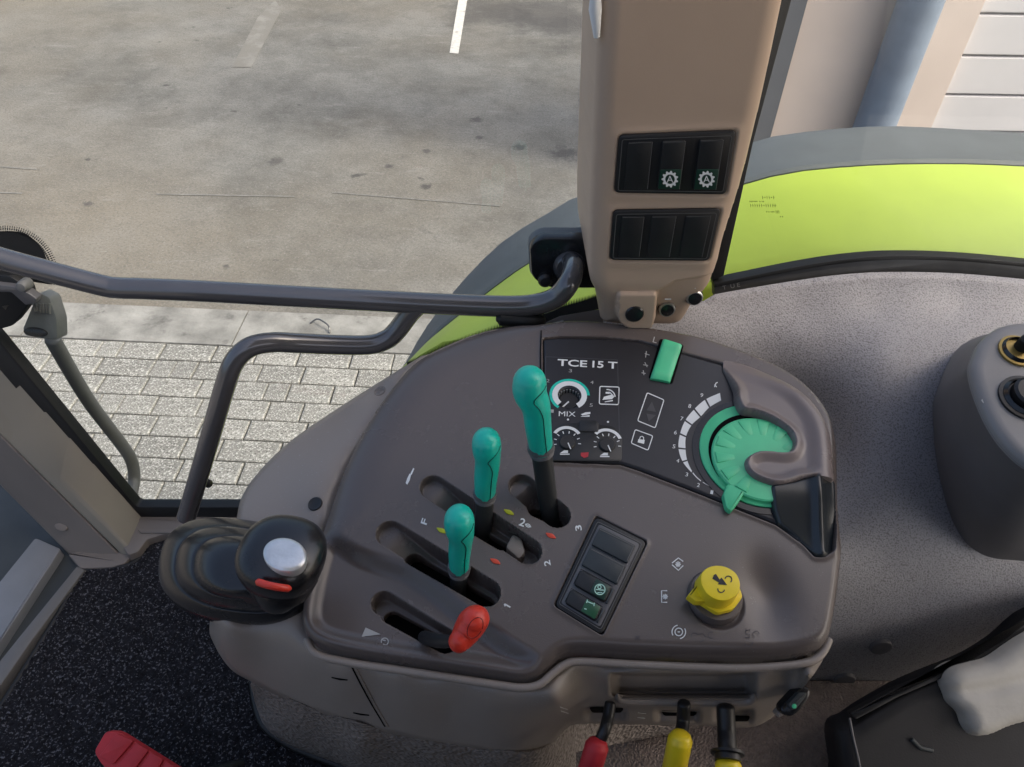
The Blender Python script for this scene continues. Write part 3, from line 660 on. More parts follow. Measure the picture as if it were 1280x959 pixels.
for bi_, bp in enumerate(bank_px):
    bk = prism('switch_bank', PIL, bp, -.012, .003, black_m, pil, .002, r=.006)
    bq = np.array(bp, float); ins = []
    def bil(s_, t_): return (bq[0]*(1-s_)+bq[1]*s_)*(1-t_)+(bq[3]*(1-s_)+bq[2]*s_)*t_
    for k in range(3):
        s0, s1 = (.055, .335, .655)[k], (.325, .625, .95)[k]
        if bi_ == 0 and k > 0:
            q4 = [bil(s0+.045, .14), bil(s1-.045, .14), bil(s1-.045, .93), bil(s0+.045, .93)]
            rk = prism('rocker', PIL, q4, .0015, .0065, switch_m, bk, .0012, r=.0025)
            rk.parent = bk
            prism('rocker_lens', PIL, [bil(s0+.05, .60), bil(s1-.05, .60), bil(s1-.05, .915), bil(s0+.05, .915)], .006, .0070, greenlens_m, bk, .0003, r=.001)
            c_ = bil((s0+s1)/2, .755); gear(PIL, c_[0], c_[1], 10.5, .0074, white_m, bk)
        else:
            q4 = [bil(s0+.03, .13), bil(s1-.03, .13), bil(s1-.03, .93), bil(s0+.03, .93)]
            prism('blank_cover', PIL, q4, .001, .0042, switch_m, bk, .0008, r=.0015)
    q_ = rounded([bil(.03, .08), bil(.965, .08), bil(.965, .95), bil(.03, .95)], 3, 3); strokes('edge_line', PIL, [np.concatenate([q_, q_[:1]])], .8, .0034, mat('edge highlight line', (.12, .12, .12), .4), bk)  # pale strokes paint the highlight along the switch edges
    for k in range(3):
        s0, s1 = (.055, .335, .655)[k], (.325, .625, .95)[k]; i_ = .05 if (bi_ == 0 and k) else .035
        strokes('edge_line', PIL, [[bil(s0+i_, .145), bil(s1-i_, .145), bil(s1-i_, .92)]], .7, .0068 if (bi_ == 0 and k) else .0045, mat('edge highlight line', (.12, .12, .12), .4), bk)
# socket hole and two buttons at the pillar's foot
for (x, y, nm) in ((793, 392, 'socket_cap'),):
    c_ = PIL.uv(np.array(float(x)), np.array(float(y)), .0)
    lathe(nm, PIL, c_, [(.001, -.02), (.0105, -.02), (.0105, .0015), (.009, .003), (.001, .0032)], blackgloss_m, pil, 24)
strokes('lock_symbol', PIL, [[(788, 383), (788, 376), (791, 374), (794, 377)], [(790, 383), (799, 383)], [(792, 380), (792, 384)], [(796, 376), (796, 384)], [(799, 376), (799, 384)]], 1.5, .0012, white_m, pil)
for (x, y) in ((834, 388), (868.5, 373.5)):
    h0 = -.026 if x < 850 else -.022
    c_ = PIL.uv(np.array(float(x)), np.array(float(y)), h0+.008)
    b_ = lathe('push_button', PIL, c_, [(.001, h0-.01), (.0105, h0-.01), (.0105, h0+.003), (.0075, h0+.006), (.0075, h0+.009), (.001, h0+.0095)], blackgloss_m, pil, 24)
    lathe('button_ring', PIL, c_, [(.0078, h0+.004), (.0096, h0+.004), (.0096, h0+.007), (.0085, h0+.0085), (.0078, h0+.0085)], steel_m, b_, 24)
strokes('plus_sign', PIL, [[(865, 357), (873, 357)], [(869, 353), (869, 361)]], 1.5, -.010, white_m, pil)
strokes('minus_sign', PIL, [[(831, 374), (839, 374)]], 1.5, -.012, white_m, pil)

# ------------------------------------------------------------------ trim beside the console
trc = []
for x, dx in ((640, 0), (900, 0), (1000, 0), (1100, 0), (1200, 0), (1320, 0), (1450, 0), (1600, 0), (1760, 0)):
    for y, Y in ((315, .83), (345, .81), (385, .775), (420, .735), (460, .695), (500, .665), (550, .634), (600, .598), (650, .557), (700, .518), (740, .493), (780, .478), (820, .468), (860, .460), (920, .45)):
        k = 0
        if x <= 1000: k = .034*math.exp(-((y-520)/90)**2)-.012*math.exp(-((y-690)/60)**2)     # hollow towards the console
        if 1040 <= x <= 1260: k = -.012*math.exp(-((y-600)/90)**2)
        trc.append((x, y, Y+k))
trimY = tps(trc)
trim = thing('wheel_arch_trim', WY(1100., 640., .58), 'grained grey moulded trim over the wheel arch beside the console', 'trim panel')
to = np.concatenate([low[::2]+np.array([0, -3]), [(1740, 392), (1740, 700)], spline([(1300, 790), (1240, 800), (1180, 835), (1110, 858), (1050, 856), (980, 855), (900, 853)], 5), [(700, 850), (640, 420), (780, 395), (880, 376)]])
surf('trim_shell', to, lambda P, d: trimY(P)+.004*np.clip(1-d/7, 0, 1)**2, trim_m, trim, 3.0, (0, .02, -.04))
def normal_at(Yf, x, y):
    P = np.array([(x, y), (x+4, y), (x, y+4)], float); q = WY(P[:, 0], P[:, 1], Yf(P)); n = np.cross(q[1]-q[0], q[2]-q[0]); n /= np.linalg.norm(n)
    if n.dot(C-q[0]) < 0: n = -n
    return Plane(q[0], n)
for x, y in ((1100, 807), (1055, 848)):
    pl = normal_at(trimY, x, y); lathe('plug', pl, (0, 0), [(.001, -.006), (.0145, -.006), (.0145, .003), (.0135, .0048), (.011, .0052), (.001, .0045)], pod_m, trim, 28)
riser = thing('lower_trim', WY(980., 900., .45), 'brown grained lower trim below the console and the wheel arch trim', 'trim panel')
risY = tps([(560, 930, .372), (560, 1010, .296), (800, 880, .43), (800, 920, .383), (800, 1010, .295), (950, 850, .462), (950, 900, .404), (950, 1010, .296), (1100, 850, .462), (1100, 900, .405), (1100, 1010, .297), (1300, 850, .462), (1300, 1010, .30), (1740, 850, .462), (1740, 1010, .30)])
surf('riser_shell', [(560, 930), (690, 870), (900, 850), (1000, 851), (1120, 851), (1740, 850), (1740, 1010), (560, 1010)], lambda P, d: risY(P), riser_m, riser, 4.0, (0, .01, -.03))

# ------------------------------------------------------------------ socket pod at the right edge
pod = thing('socket_pod', WY(1280., 690., .5), 'dark grey pod with a pale top carrying two black sockets', 'pod')
pb = spline([(1168, 500), (1166, 540), (1172, 590), (1186, 640), (1205, 675), (1230, 694), (1262, 700), (1310, 698), (1370, 660), (1400, 580), (1390, 500), (1340, 440), (1270, 425), (1200, 440)], 5, True)
ptp = spline([(1212, 452), (1210, 466), (1216, 492), (1232, 530), (1254, 562), (1285, 588), (1330, 600), (1380, 570), (1395, 510), (1380, 450), (1330, 415), (1280, 407), (1246, 412), (1222, 430)], 5, True)
POT = Plane(WY(1280., 500., .50), (-.05, -.25, .97)); POB = Plane(WY(1280., 560., .605), (-.1, -.55, .84))
bq, tq = POB.pts(pb, -.02), POT.pts(ptp, 0)
rings = []
for t_ in np.linspace(0, 1, 9):
    r_ = bq*(1-t_)+tq*t_; c_ = r_.mean(0); rings.append(c_+(r_-c_)*(1+.10*math.sin(math.pi*t_)*(1-t_)))
loft('pod_body', rings, pod_m, pod, True, 60)
tin = POT.uvs(ptp, 0)
loft('pod_top', [POT.at(tin, -.002), POT.at(inset(tin, .0005), .003), POT.at(inset(tin, .002), .006), POT.at(inset(tin, .006), .0085), POT.at(inset(tin, .012), .0085)], podtop_m, pod, True, 60)
for x, y, R_ in ((1274, 437, .0155), (1284, 496, .021)):
    c_ = POT.uv(np.array(float(x)), np.array(float(y)), .012)
    s_ = lathe('socket', POT, c_, [(.001, .0), (R_, .0), (R_, .012), (R_*.86, .015), (R_*.80, .011), (R_*.55, .011), (.001, .011)], blackgloss_m, pod, 30)
    lathe('socket_rim', POT, c_, [(R_*1.0, .008), (R_*1.16, .008), (R_*1.16, .011), (R_*1.0, .0115)], mat('brass', (.35, .25, .08), .4, .5, metal=.6) if R_ < .018 else black_m, s_, 30)
    if R_ < .018: lathe('socket_plug', POT, c_+np.array([.0035, .003]), [(.001, .011), (.007, .011), (.007, .024), (.004, .028), (.001, .0285)], seal_m, s_, 20)
    else: lathe('socket_cover', POT, c_+np.array([.002, .001]), [(.001, .011), (.0165, .011), (.0165, .019), (.014, .021), (.001, .0215)], black_m, s_, 26)
lettering('1', POT, 1231, 500, 8, -55, .0065, grey_print_m, pod, 5)

# ------------------------------------------------------------------ console
CP = Plane(W(700, 640, 1.72), (0, -math.sin(rad(10)), math.cos(rad(10))))
con = thing('control_console', CP.hit(np.array(700.), np.array(640.), -.3), 'mauve grey side console with lever slots and a black control fascia', 'console')
seam = [(675, 412), (640, 412), (600, 419), (560, 434), (522, 454), (495, 482), (470, 516), (447, 556), (427, 600), (410, 650), (395, 700), (385, 738), (379, 774), (384, 796), (402, 812), (440, 823), (500, 833), (560, 842), (620, 851), (650, 855), (672, 850), (687, 838), (702, 826), (724, 822), (800, 826), (900, 829), (960, 828), (1010, 821), (1030, 806), (1039, 770), (1046, 720), (1048, 690), (1044, 650), (1043, 605), (1042, 565), (1036, 535), (1022, 510), (1000, 487), (970, 467), (930, 450), (880, 433), (840, 424), (780, 415), (720, 410)]
EDGE = -.022
seam_s = spline(seam, 5, True); seam_uv = CP.uvs(seam_s, EDGE)
KP = .00076
def cap(a, b, r): return CP.uv(np.array(float(a[0])), np.array(float(a[1]))), CP.uv(np.array(float(b[0])), np.array(float(b[1]))), r*KP
def capd(P, c):
    a, b, r = c; e = b-a; t = np.clip(((P-a)@e)/e.dot(e), 0, 1); return np.linalg.norm(P-a-t[:, None]*e, axis=1)-r, t
SLOTS = [(cap((477, 748), (556, 797), 14), cap((486, 762), (556, 800), 10.5)), (cap((487, 667), (608, 741), 16.5), cap((517, 694), (606, 745), 12)),
         (cap((541, 609), (660, 689), 16.5), cap((570, 642), (628, 676), 12)), (cap((652, 608), (696, 644), 17), cap((673, 634), (696, 645), 14))]
crease = CP.uvs(spline([(330, 640), (405, 662), (455, 690), (520, 714), (590, 768), (640, 803), (700, 845), (720, 900)], 5), 0)
dent = CP.uv(np.array(962.), np.array(745.)); knobc = CP.uv(np.array(896.), np.array(752.)); 
rpan = CP.uvs(rounded([(745, 645), (809, 677), (753, 794), (693, 757)], 4), 0)
fas_px = [(678, 423), (700, 421), (760, 422), (800, 426), (850, 440), (903, 454), (912, 462), (920, 492), (1000, 560), (1043, 605), (1046, 660), (1044, 688), (1030, 697), (1018, 697), (1004, 682), (970, 657), (900, 629), (860, 613), (800, 590), (776, 582), (680, 578)]
fas_uv = CP.uvs(rounded(fas_px, 3), 0)
def cover_h(P, d=None):
    P = np.atleast_2d(np.asarray(P, float))
    if d is None: d = np.maximum(-sdf(P, seam_uv), 0)
    u, v = P[:, 0], P[:, 1]
    rr = .012+.040*sstep(.02, -.10, u)*sstep(-.06, .03, v)
    k = np.clip(1-d/rr, 0, 1); h = EDGE*(1-np.sqrt(np.maximum(1-k*k, 0)))
    h = h-.012*sstep(-.006, .014, side(P, crease))*sstep(0, .02, d)
    h = h-.007*np.exp(-(((u-dent[0])/.020)**2+((v-dent[1])/.034)**2))
    kd = np.linalg.norm(P-knobc, axis=1); h = h-.003*sstep(.026, .022, kd)
    h = h-.018*sstep(.0002, -.0030, sdf(P, fas_uv))+.0012*np.exp(-(sdf(P, fas_uv)/.003)**2)
    h = h-.008*sstep(.0008, -.0008, sdf(P, rpan))+.001*np.exp(-(sdf(P, rpan)/.003)**2)
    for i, (o_, n_) in enumerate(SLOTS):
        do, t = capd(P, o_); dep = (.010+.017*sstep(0.0, .45, t)) if i else .018
        h = h-dep*sstep(.0003, -.0014, do)+.0003*np.exp(-(do/.002)**2)
        di, _ = capd(P, n_); h = h-.030*sstep(.0004, -.0018, di)
    return h
moulded('console_cover', CP, seam_s, lambda P, d: cover_h(P, d), cover_m, con, .00095, EDGE, .012, 75)
for o_, n_ in SLOTS:    # dark wells under the slots
    a, b, r_ = n_; e = (b-a)/np.linalg.norm(b-a); nn = np.array([-e[1], e[0]]); th0 = math.atan2(e[1], e[0]); r_ = r_+.002
    poly = [b+r_*np.array([math.cos(th0+a_), math.sin(th0+a_)]) for a_ in np.linspace(-np.pi/2, np.pi/2, 9)]+[a+r_*np.array([math.cos(th0+a_), math.sin(th0+a_)]) for a_ in np.linspace(np.pi/2, 1.5*np.pi, 9)]
    prism('slot_well', CP, poly, -.07, -.037, hole_m, con, 0, px=False)
prism('slot_slider', CP, rounded([(632, 684), (641, 667), (652, 673), (657, 690), (649, 699)], 4), -.03, -.010, body_m, con, .002, hpx=-.010)
# body under the cover
bc = []
def cpY(x, y, h): return CP.hit(np.array(float(x)), np.array(float(y)), h)[1]
for p in seam[::1]:
    x, y = p; bc.append((x, y, cpY(x, y, -.033)))
ctr = np.array([690., 640.])
for p in seam[::2]:
    q_ = np.array(p)+(ctr-np.array(p))*(48/np.linalg.norm(ctr-np.array(p))); bc.append((q_[0], q_[1], cpY(*q_, -.10)))
for x, y in ((600, 560), (700, 640), (850, 640), (760, 540), (560, 700), (860, 720)): bc.append((x, y, cpY(x, y, -.11)))
for x, y, h in ((527, 445, -.036), (470, 480, -.046), (420, 512, -.052), (365, 550, -.056), (325, 588, -.058), (302, 622, -.058), (296, 655, -.05), (400, 560, -.040), (360, 620, -.040), (440, 530, -.036), (380, 650, -.034), (340, 700, -.040), (280, 700, -.052), (300, 760, -.045), (265, 775, -.058), (340, 780, -.036), (350, 740, -.036)): bc.append((x, y, cpY(x, y, h)))
for x, y, Y in ((262, 800, .352), (285, 835, .338), (314, 853, .332), (357, 875, .318), (404, 894, .304), (474, 914, .290), (529, 927, .281), (591, 937, .275), (650, 942, .272),
                (330, 820, .325), (400, 850, .303), (470, 870, .291), (560, 890, .280), (640, 900, .270), (700, 880, .274), (705, 915, .30), (1010, 845, .280), (850, 915, .30), (1030, 825, .32), (250, 780, .39), (690, 960, .29)): bc.append((x, y, Y))
for x in range(724, 1001, 46):
    Y0 = cpY(x, 829, -.033)
    for y, dy in ((846, -.008), (893, -.002)): bc.append((x, y, Y0+dy))
for i_ in ():
    p = np.array(seam[i_], float); q_ = p+np.array([-.25, 1.0])*9 if seam[i_][0] > 430 else p+np.array([-8., 5.]); bc.append((q_[0], q_[1], cpY(q_[0], q_[1]-9, -.033)-.007))
bodyTP = tps(bc)
def bodyY(P, d):
    Y = bodyTP(P); x, y = P[:, 0], P[:, 1]
    xin = sstep(760, 775, x)*sstep(948, 930, x-(y-850)*.1)
    lin = lambda a, b: np.clip((y-a)/(b-a), 0, 1)
    Y = Y+.018*xin*lin(841, 844)*lin(872, 866)       # recess back wall with a ledge below it
    for a_, b_ in ((728, 786), (816, 878), (890, 944)): Y = Y+.013*sstep(a_, a_+9, x)*sstep(b_, b_-9, x)*lin(885, 889)*lin(907, 889)
    return Y+.005*np.clip(1-d/6, 0, 1)**2
bo = np.concatenate([spline([(527, 445), (470, 480), (420, 512), (365, 550), (325, 588), (302, 622), (294, 655), (275, 720), (262, 780), (268, 806), (288, 836), (314, 852), (357, 874), (404, 893), (474, 913), (529, 926), (591, 936), (660, 942), (690, 930), (706, 913), (726, 905), (800, 906), (880, 907), (945, 908), (985, 878), (1012, 850), (1030, 822), (1034, 806)], 5), [(1020, 700), (1010, 560), (930, 470), (800, 430), (680, 420), (600, 428)]])
surf('console_body', bo, bodyY, body_m, con, 2.2, (0, .03, -.03), 75)
# pale lip of the body under the cover's edge
lipx = spline([(384, 800), (396, 818), (440, 829), (500, 838), (560, 847), (620, 856), (652, 860), (674, 856), (691, 842), (706, 831), (726, 827), (800, 831), (900, 835), (960, 834), (1010, 828), (1028, 816), (1036, 800)], 5)
lq = bodyW(lipx, 0.001) if False else None
# lower grained flank
fc = [(300, 830, .37), (314, 851, .338), (357, 873, .322), (404, 892, .308), (474, 912, .294), (529, 925, .285), (591, 935, .279), (670, 941, .276), (700, 915, .31), (728, 905, .34), (318, 868, .365), (322, 885, .385), (334, 912, .385), (369, 935, .372), (427, 957, .352), (470, 975, .335), (380, 900, .325), (450, 935, .298), (550, 955, .286), (700, 960, .30), (600, 1000, .285)]
fkY = tps(fc)
fo = np.concatenate([spline([(310, 848), (357, 871), (404, 890), (474, 910), (529, 923), (591, 933), (660, 940), (690, 928), (708, 910), (740, 900)], 4), [(900, 905), (720, 940), (720, 1010), (500, 1010)], spline([(470, 978), (427, 957), (369, 935), (334, 912), (321, 885), (316, 866)], 4)])
surf('grained_flank', fo, lambda P, d: fkY(P), flank_m, con, 2.4, (0, .02, -.02))

def bodyW(pts, lift=.0012):
    P = np.array(pts, float); d = np.full(len(P), 50.); q_ = WY(P[:, 0], P[:, 1], bodyY(P, d)); v = C-q_; return q_+v/np.linalg.norm(v, axis=1)[:, None]*lift
tube('flap_seam', bodyW(spline([(436, 826), (446, 846), (462, 876), (481, 908)], 6), .0002), .0008, hole_m, con, 6)
tube('flap_edge', bodyW(spline([(440, 826), (450, 845), (466, 875), (485, 908)], 6), .0002), .0010, body_m, con, 6)
tube('flap_top', bodyW(spline([(440, 827), (500, 836), (560, 845), (640, 856)], 6), .0), .0010, hole_m, con, 6)
for x, y in ((425, 849), (452, 893)): tube('flap_catch', bodyW([(x-10, y-2), (x, y), (x+9, y+1)], .0005), [.0007, .0011, .0007], hole_m, con, 8)
tube('body_lip', [WY(x, y, cpY(x, y-4, -.030)-.0085) for x, y in lipx], .0036, body_m, con, 12)
lg = spline([(772, 868), (776, 874), (800, 876), (860, 877), (920, 877), (938, 875), (943, 868)], 5)
tube('recess_ledge', [WY(x, y, cpY(x, 829, -.033)-.006) for x, y in lg], np.concatenate([np.linspace(.001, .0046, 6), np.full(len(lg)-12, .0046), np.linspace(.0046, .001, 6)]), body_m, con, 12)
gq_ = np.array([(930, 829.5), (1000, 826), (1024, 815), (1031, 808), (1029, 817), (1010, 827)])
mesh_obj('lip_gap', bodyW(gq_, .0042), [list(range(6))], hole_m, con, None)
strokes_w = lambda nm, lines, r_, m: [tube(nm, bodyW(l, .0004), r_, m, con, 6) for l in lines]
strokes_w('body_mark', [[(700, 884), (709, 887)], [(701, 889), (710, 892)], [(797, 891), (807, 892)], [(797, 897), (806, 898)]], .0005, grey_print_m)
for x, y in ((475, 489), (394, 630)):
    P_ = np.array([(x, y)], float); pl = normal_at(lambda q_: bodyY(q_, np.full(len(q_), 50.)), x, y)
    lathe('screw_recess', pl, (0, 0), [(.001, .0006), (.0055, .0006), (.0068, .0012), (.0075, .0004), (.0075, -.003)], black_m if x < 450 else flank_m, con, 18)
# openings for the lower levers
for (x0, x1, y0, y1) in ((736, 780, 884, 891), (826, 872, 888, 895), (896, 938, 894, 902)):
    q_ = rounded([(x0, y0), (x1, y0+1), (x1-3, y1), (x0+4, y1)], 3)
    mesh_obj('lever_opening', np.concatenate([bodyW(q_, .0015), bodyW(q_, -.004)]), [list(range(len(q_)))]+[(i, (i+1) % len(q_), (i+1) % len(q_)+len(q_), i+len(q_)) for i in range(len(q_))], hole_m, con, None)
# panel joint line across the cover from the fascia corner
strokes('cover_joint', CP, [[(676.5, 413), (675.5, 440), (676, 480), (677, 540), (679, 578)]], 1.6, .0016, hole_m, con)

# fascia with the printed controls
circ3 = lambda pts, h: (lambda q: (lambda A, b: (lambda s: (s[:2], math.sqrt(s[2]+s[0]**2+s[1]**2)))(np.linalg.solve(A, b)))(np.concatenate([2*q, np.ones((3, 1))], 1), (q**2).sum(1)))(CP.uvs(pts, h))
HF = .0005
well_c, well_r = CP.uv(np.array(711.5), np.array(498.)), .0128
def fas_h(P, d):
    h = HF-.0012*np.clip(1-d/.0015, 0, 1)**2
    kd = np.linalg.norm(P-well_c, axis=1)
    return h-.009*sstep(well_r+.0004, well_r-.0012, kd)
fas_out = rounded([(679, 425), (700, 423), (760, 424), (800, 428), (850, 441), (902, 456), (910, 463), (920, 494), (960, 540), (1000, 590), (1000, 640), (1001, 680), (970, 655), (900, 627), (860, 611), (800, 588), (776, 580), (681, 576)], 2)
fas = moulded('fascia', CP, fas_out, fas_h, panel_m, con, .0012, HF-.001, .012, 75)
HP = HF+.0004
for s_, x, y, w_ in (('TCE', 715.5, 454, 37), ('15', 747.5, 455.6, 14), ('T', 766, 456.6, 12)): lettering(s_, CP, x, y, 8.5, -3, HP, white_m, fas, w_, bold=.02)
lettering('MIX', CP, 709, 517.5, 6, -2, HP, white_m, fas, 21, bold=0)
strokes('frame_line', CP, [[(682, 446), (772, 450)], [(682, 446), (682, 576)], [(772, 450), (775, 578)]], .8, HP, mat('faint fascia line', (.06, .06, .068), .5), fas)
# mixing dial in its well
def ring_sector(c, r0, r1, a0, a1, n=24):
    a = np.radians(np.linspace(a0, a1, n)); o_ = np.stack([np.cos(a), np.sin(a)], -1); return [np.array([c+o_[i]*r0, c+o_[i]*r1, c+o_[i+1]*r1, c+o_[i+1]*r0]) for i in range(n-1)]
mc = CP.uv(np.array(712.), np.array(494.), HP); mr = .0218
joined('dial_scale', [CP.at(q_, HP) for q_ in ring_sector(mc, well_r, mr*.86, -60, 225)], white_m, fas)
joined('dial_scale', [CP.at(q_, HP) for q_ in ring_sector(mc, mr*.86, mr, 0, 232)], teal_m, fas)
mk = lathe('mix_dial', CP, well_c, [(.001, -.012), (.0112, -.012), (.0112, -.0055), (.0102, -.0045), (.001, -.0045)], black_m, fas, 36)
strokes('dial_pointer', CP, [[(702, 510), (711, 502)]], 1.8, -.0041, white_m, mk)
for k in range(22):
    a = k/22*2*np.pi; c_ = well_c+.0120*np.array([math.cos(a), math.sin(a)]); t_ = .0006; e = np.array([math.cos(a), math.sin(a)]); nn = np.array([-e[1], e[0]])
    if math.sin(a) > -.3: prism('dial_flute', CP, [c_-nn*t_-e*.0006, c_-nn*t_+e*.0006, c_+nn*t_+e*.0006, c_+nn*t_-e*.0006], -.008, -.0005, mat('grey flutes', (.26, .265, .27), .4), fas, 0, px=False)
for x, y, s_ in ((685, 476, '2'), (713, 463.5, '3'), (740, 478, '4'), (739, 506.5, '5'), (690, 514, '1')): lettering(s_, CP, x, y, 4, -5, HP, grey_print_m, fas, 4)
def boxmark(x, y, w_, h_, rot, parent, wd=1.3):
    c, s_ = math.cos(rad(rot)), math.sin(rad(rot)); q_ = [(x+a*w_/2*c-b*h_/2*s_, y+a*w_/2*s_+b*h_/2*c) for a, b in ((-1, -1), (1, -1), (1, 1), (-1, 1), (-1, -1))]
    r_ = rounded(q_[:4], 2, 3); r_ = np.concatenate([r_, r_[:1]]); strokes('symbol_frame', CP, [r_], wd, HP, white_m, parent)
boxmark(761.5, 494.5, 24, 22, 2, fas)
fills('implement_symbol', CP, [[(753, 500), (755, 496), (766, 493), (768, 496), (765, 499)], [(756, 502), (766, 500), (766, 501.5), (756, 503)], [(757, 490), (762, 490), (762, 492.5), (757, 492)]], HP, white_m, fas)
strokes('implement_arc', CP, [arc(759, 497, 10, 5, 95, 10), arc(759, 497, 7, 5, 75, 8)], 1.3, HP, white_m, fas)
fills('lift_symbol', CP, [[(726, 518), (732, 515.5), (738, 515), (738, 517.5), (728, 519.5)], [(726, 520.5), (737, 519), (737, 521), (726, 521)]], HP, white_m, fas)
# small dials on their raised plate
sp_ = prism('dial_plate', CP, rounded([(690, 541), (700, 530), (724, 528), (748, 531), (768, 533), (778, 545), (777, 577), (688, 576)], 6), 0, .0016, switch_m, fas, .0006)
prism('dial_bridge', CP, rounded([(724, 527), (726, 525), (745, 526), (748, 528), (748, 540), (724, 539)], 2), 0, .0026, switch_m, fas, .0005)
for cx_, cy_, sy in ((709, 553.5, 0), (759, 556.5, 0)):
    c_ = CP.uv(np.array(float(cx_)), np.array(float(cy_)), .0018)
    joined('dial_arc', [CP.at(q_, .0022) for q_ in ring_sector(c_+np.array([0, .004]), .0125, .0160, 28 if cx_ < 720 else 15, 150 if cx_ < 720 else 140)], white_m, fas)
    sd = lathe('small_dial', CP, c_, [(.001, 0), (.0085, 0), (.0085, .003), (.0075, .0042), (.001, .0043)], black_m, fas, 28)
    for a in np.linspace(-5, 190, 8):
        e = np.array([math.cos(rad(a)), math.sin(rad(a))]); 
        joined('tick', [CP.at(ribbon([c_+e*.0112, c_+e*.0142], .0010)[0], .0019)], white_m, fas)
    strokes('dial_pointer', CP, [[(cx_+1, cy_), (cx_+4.5, cy_+8)]], 1.4, .0047, white_m, sd)
    fills('dial_symbol', CP, [[(cx_-9, cy_+13), (cx_-4, cy_+9.5), (cx_+1, cy_+9.5), (cx_+1, cy_+13)], [(cx_-9, cy_+13.6), (cx_+3, cy_+13.6), (cx_+3, cy_+15), (cx_-9, cy_+15)]], .0020, white_m, fas)
    fills('dial_dot', CP, [ellipse(cx_+1, cy_-29, 1.5, 1.3, n=8)], HP, white_m, fas)
fills('red_mark', CP, [[(726, 566), (736, 565.5), (735, 571), (730, 572.5), (726, 570)]], .0020, mat('dark red lamp', (.45, .02, .03), .4), fas)
# printed frames right of the dials
q_ = rounded([(809, 491), (830, 500), (819, 535), (797, 526)], 2, 3); strokes('symbol_frame', CP, [np.concatenate([q_, q_[:1]])], 1.2, HP, white_m, fas)
fm = mat('faint arrow print', (.055, .055, .06), .5)
fills('arrow_up', CP, [[(815, 502), (820, 515), (808, 513)]], HP, fm, fas); fills('arrow_down', CP, [[(808, 517), (820, 519), (811, 527)]], HP, fm, fas)
q_ = rounded([(794, 537), (816, 545), (810, 563), (789, 554)], 2, 3); strokes('symbol_frame', CP, [np.concatenate([q_, q_[:1]])], 1.2, HP, white_m, fas)
fills('lock_symbol', CP, [[(798, 549), (806, 550), (805, 555), (797, 553)]], HP, white_m, fas); strokes('lock_shackle', CP, [[(799.5, 549), (800.5, 546), (803, 545.5), (804.5, 547), (804.5, 550)]], 1.1, HP, white_m, fas)
lettering('L', CP, 819, 425, 7, -15, .0030, grey_print_m, con, 5)
strokes('switch_print', CP, [[(806, 442), (812, 444)], [(808, 439), (807, 447)], [(804, 456), (810, 457)], [(806, 453), (809, 459)], [(802, 466), (807, 467)], [(804, 463), (805, 469)]], 1.0, HP, grey_print_m, fas)
# arc scale of the big dial
Z3 = lambda pts: [(820+x/5.33, 460+y/5.33) for x, y in pts]
so_ = Z3([(430, 165), (330, 210), (255, 275), (195, 350), (160, 440), (150, 535), (178, 625), (240, 700), (305, 760), (440, 832)])
si_ = Z3([(437, 215), (357, 262), (297, 325), (238, 380), (200, 458), (197, 540), (208, 615), (243, 690), (305, 754), (440, 841)])
oc = spline(so_, 6); ic = spline(si_, 6)
for k in range(9):
    a, b = k*6, k*6+6; g0 = .25
    oo, ii = oc[a:b+1].copy(), ic[a:b+1].copy()
    oo[0] += (oo[1]-oo[0])*.35; ii[0] += (ii[1]-ii[0])*.35; oo[-1] += (oo[-2]-oo[-1])*.35; ii[-1] += (ii[-2]-ii[-1])*.35
    fills('scale_segment', CP, [np.concatenate([oo, ii[::-1]])], HP, white_m, fas)
for s_, (x, y) in zip('123456789', Z3([(372, 828), (283, 780), (205, 710), (146, 618), (120, 523), (130, 430), (172, 338), (225, 254), (305, 182)])): lettering(s_, CP, x, y, 4.8, -12, HP, white_m, fas, 3.4)
strokes('snail_symbol', CP, [[(893, 484), (895, 479), (897, 478)], [(893, 481), (896, 484)]], 1.2, HP, white_m, fas)
# hood over the big dial
inner = Z3([(455, -5), (490, 60), (525, 145), (527, 215), (545, 272), (578, 305), (650, 318), (750, 358), (830, 408), (882, 455), (902, 510), (884, 562), (840, 578), (760, 572), (680, 570), (612, 595), (580, 640), (596, 702), (650, 750), (730, 782), (800, 795), (880, 785), (960, 758), (1060, 747)])
hood_px = np.concatenate([spline(inner, 5), spline([(1042, 602), (1043, 585), (1042, 565), (1036, 535), (1022, 510), (1000, 487), (970, 467), (930, 450), (906, 446)], 5)])
hed = .008
inner_uv = CP.uvs(spline(inner, 5), hed); outer_uv = CP.uvs(spline([(1046, 625), (1043, 585), (1042, 565), (1036, 535), (1022, 510), (1000, 487), (970, 467), (930, 450), (895, 440)], 5), hed)
ha, hb = CP.uv(np.array(908.), np.array(450.)), CP.uv(np.array(926.), np.array(512.))
def hood_h(P, d):
    do, di = sdf(P, outer_uv, False), sdf(P, inner_uv, False)
    h = hed+.009*np.sqrt(1-np.clip(1-di/.0035, 0, 1)**2)
    h = np.minimum(h, hed-.006+.015*np.sqrt(1-np.clip(1-do/.016, 0, 1)**2))
    h = h-.0045*sstep(.014, .030, do)*sstep(.002, .014, di)
    t_ = ((P-ha)@(hb-ha))/((hb-ha)@(hb-ha)); return h*(.12+.88*sstep(0, 1, t_))
moulded('dial_hood', CP, hood_px, hood_h, hood_m, con, .0012, hed, .022, 75)
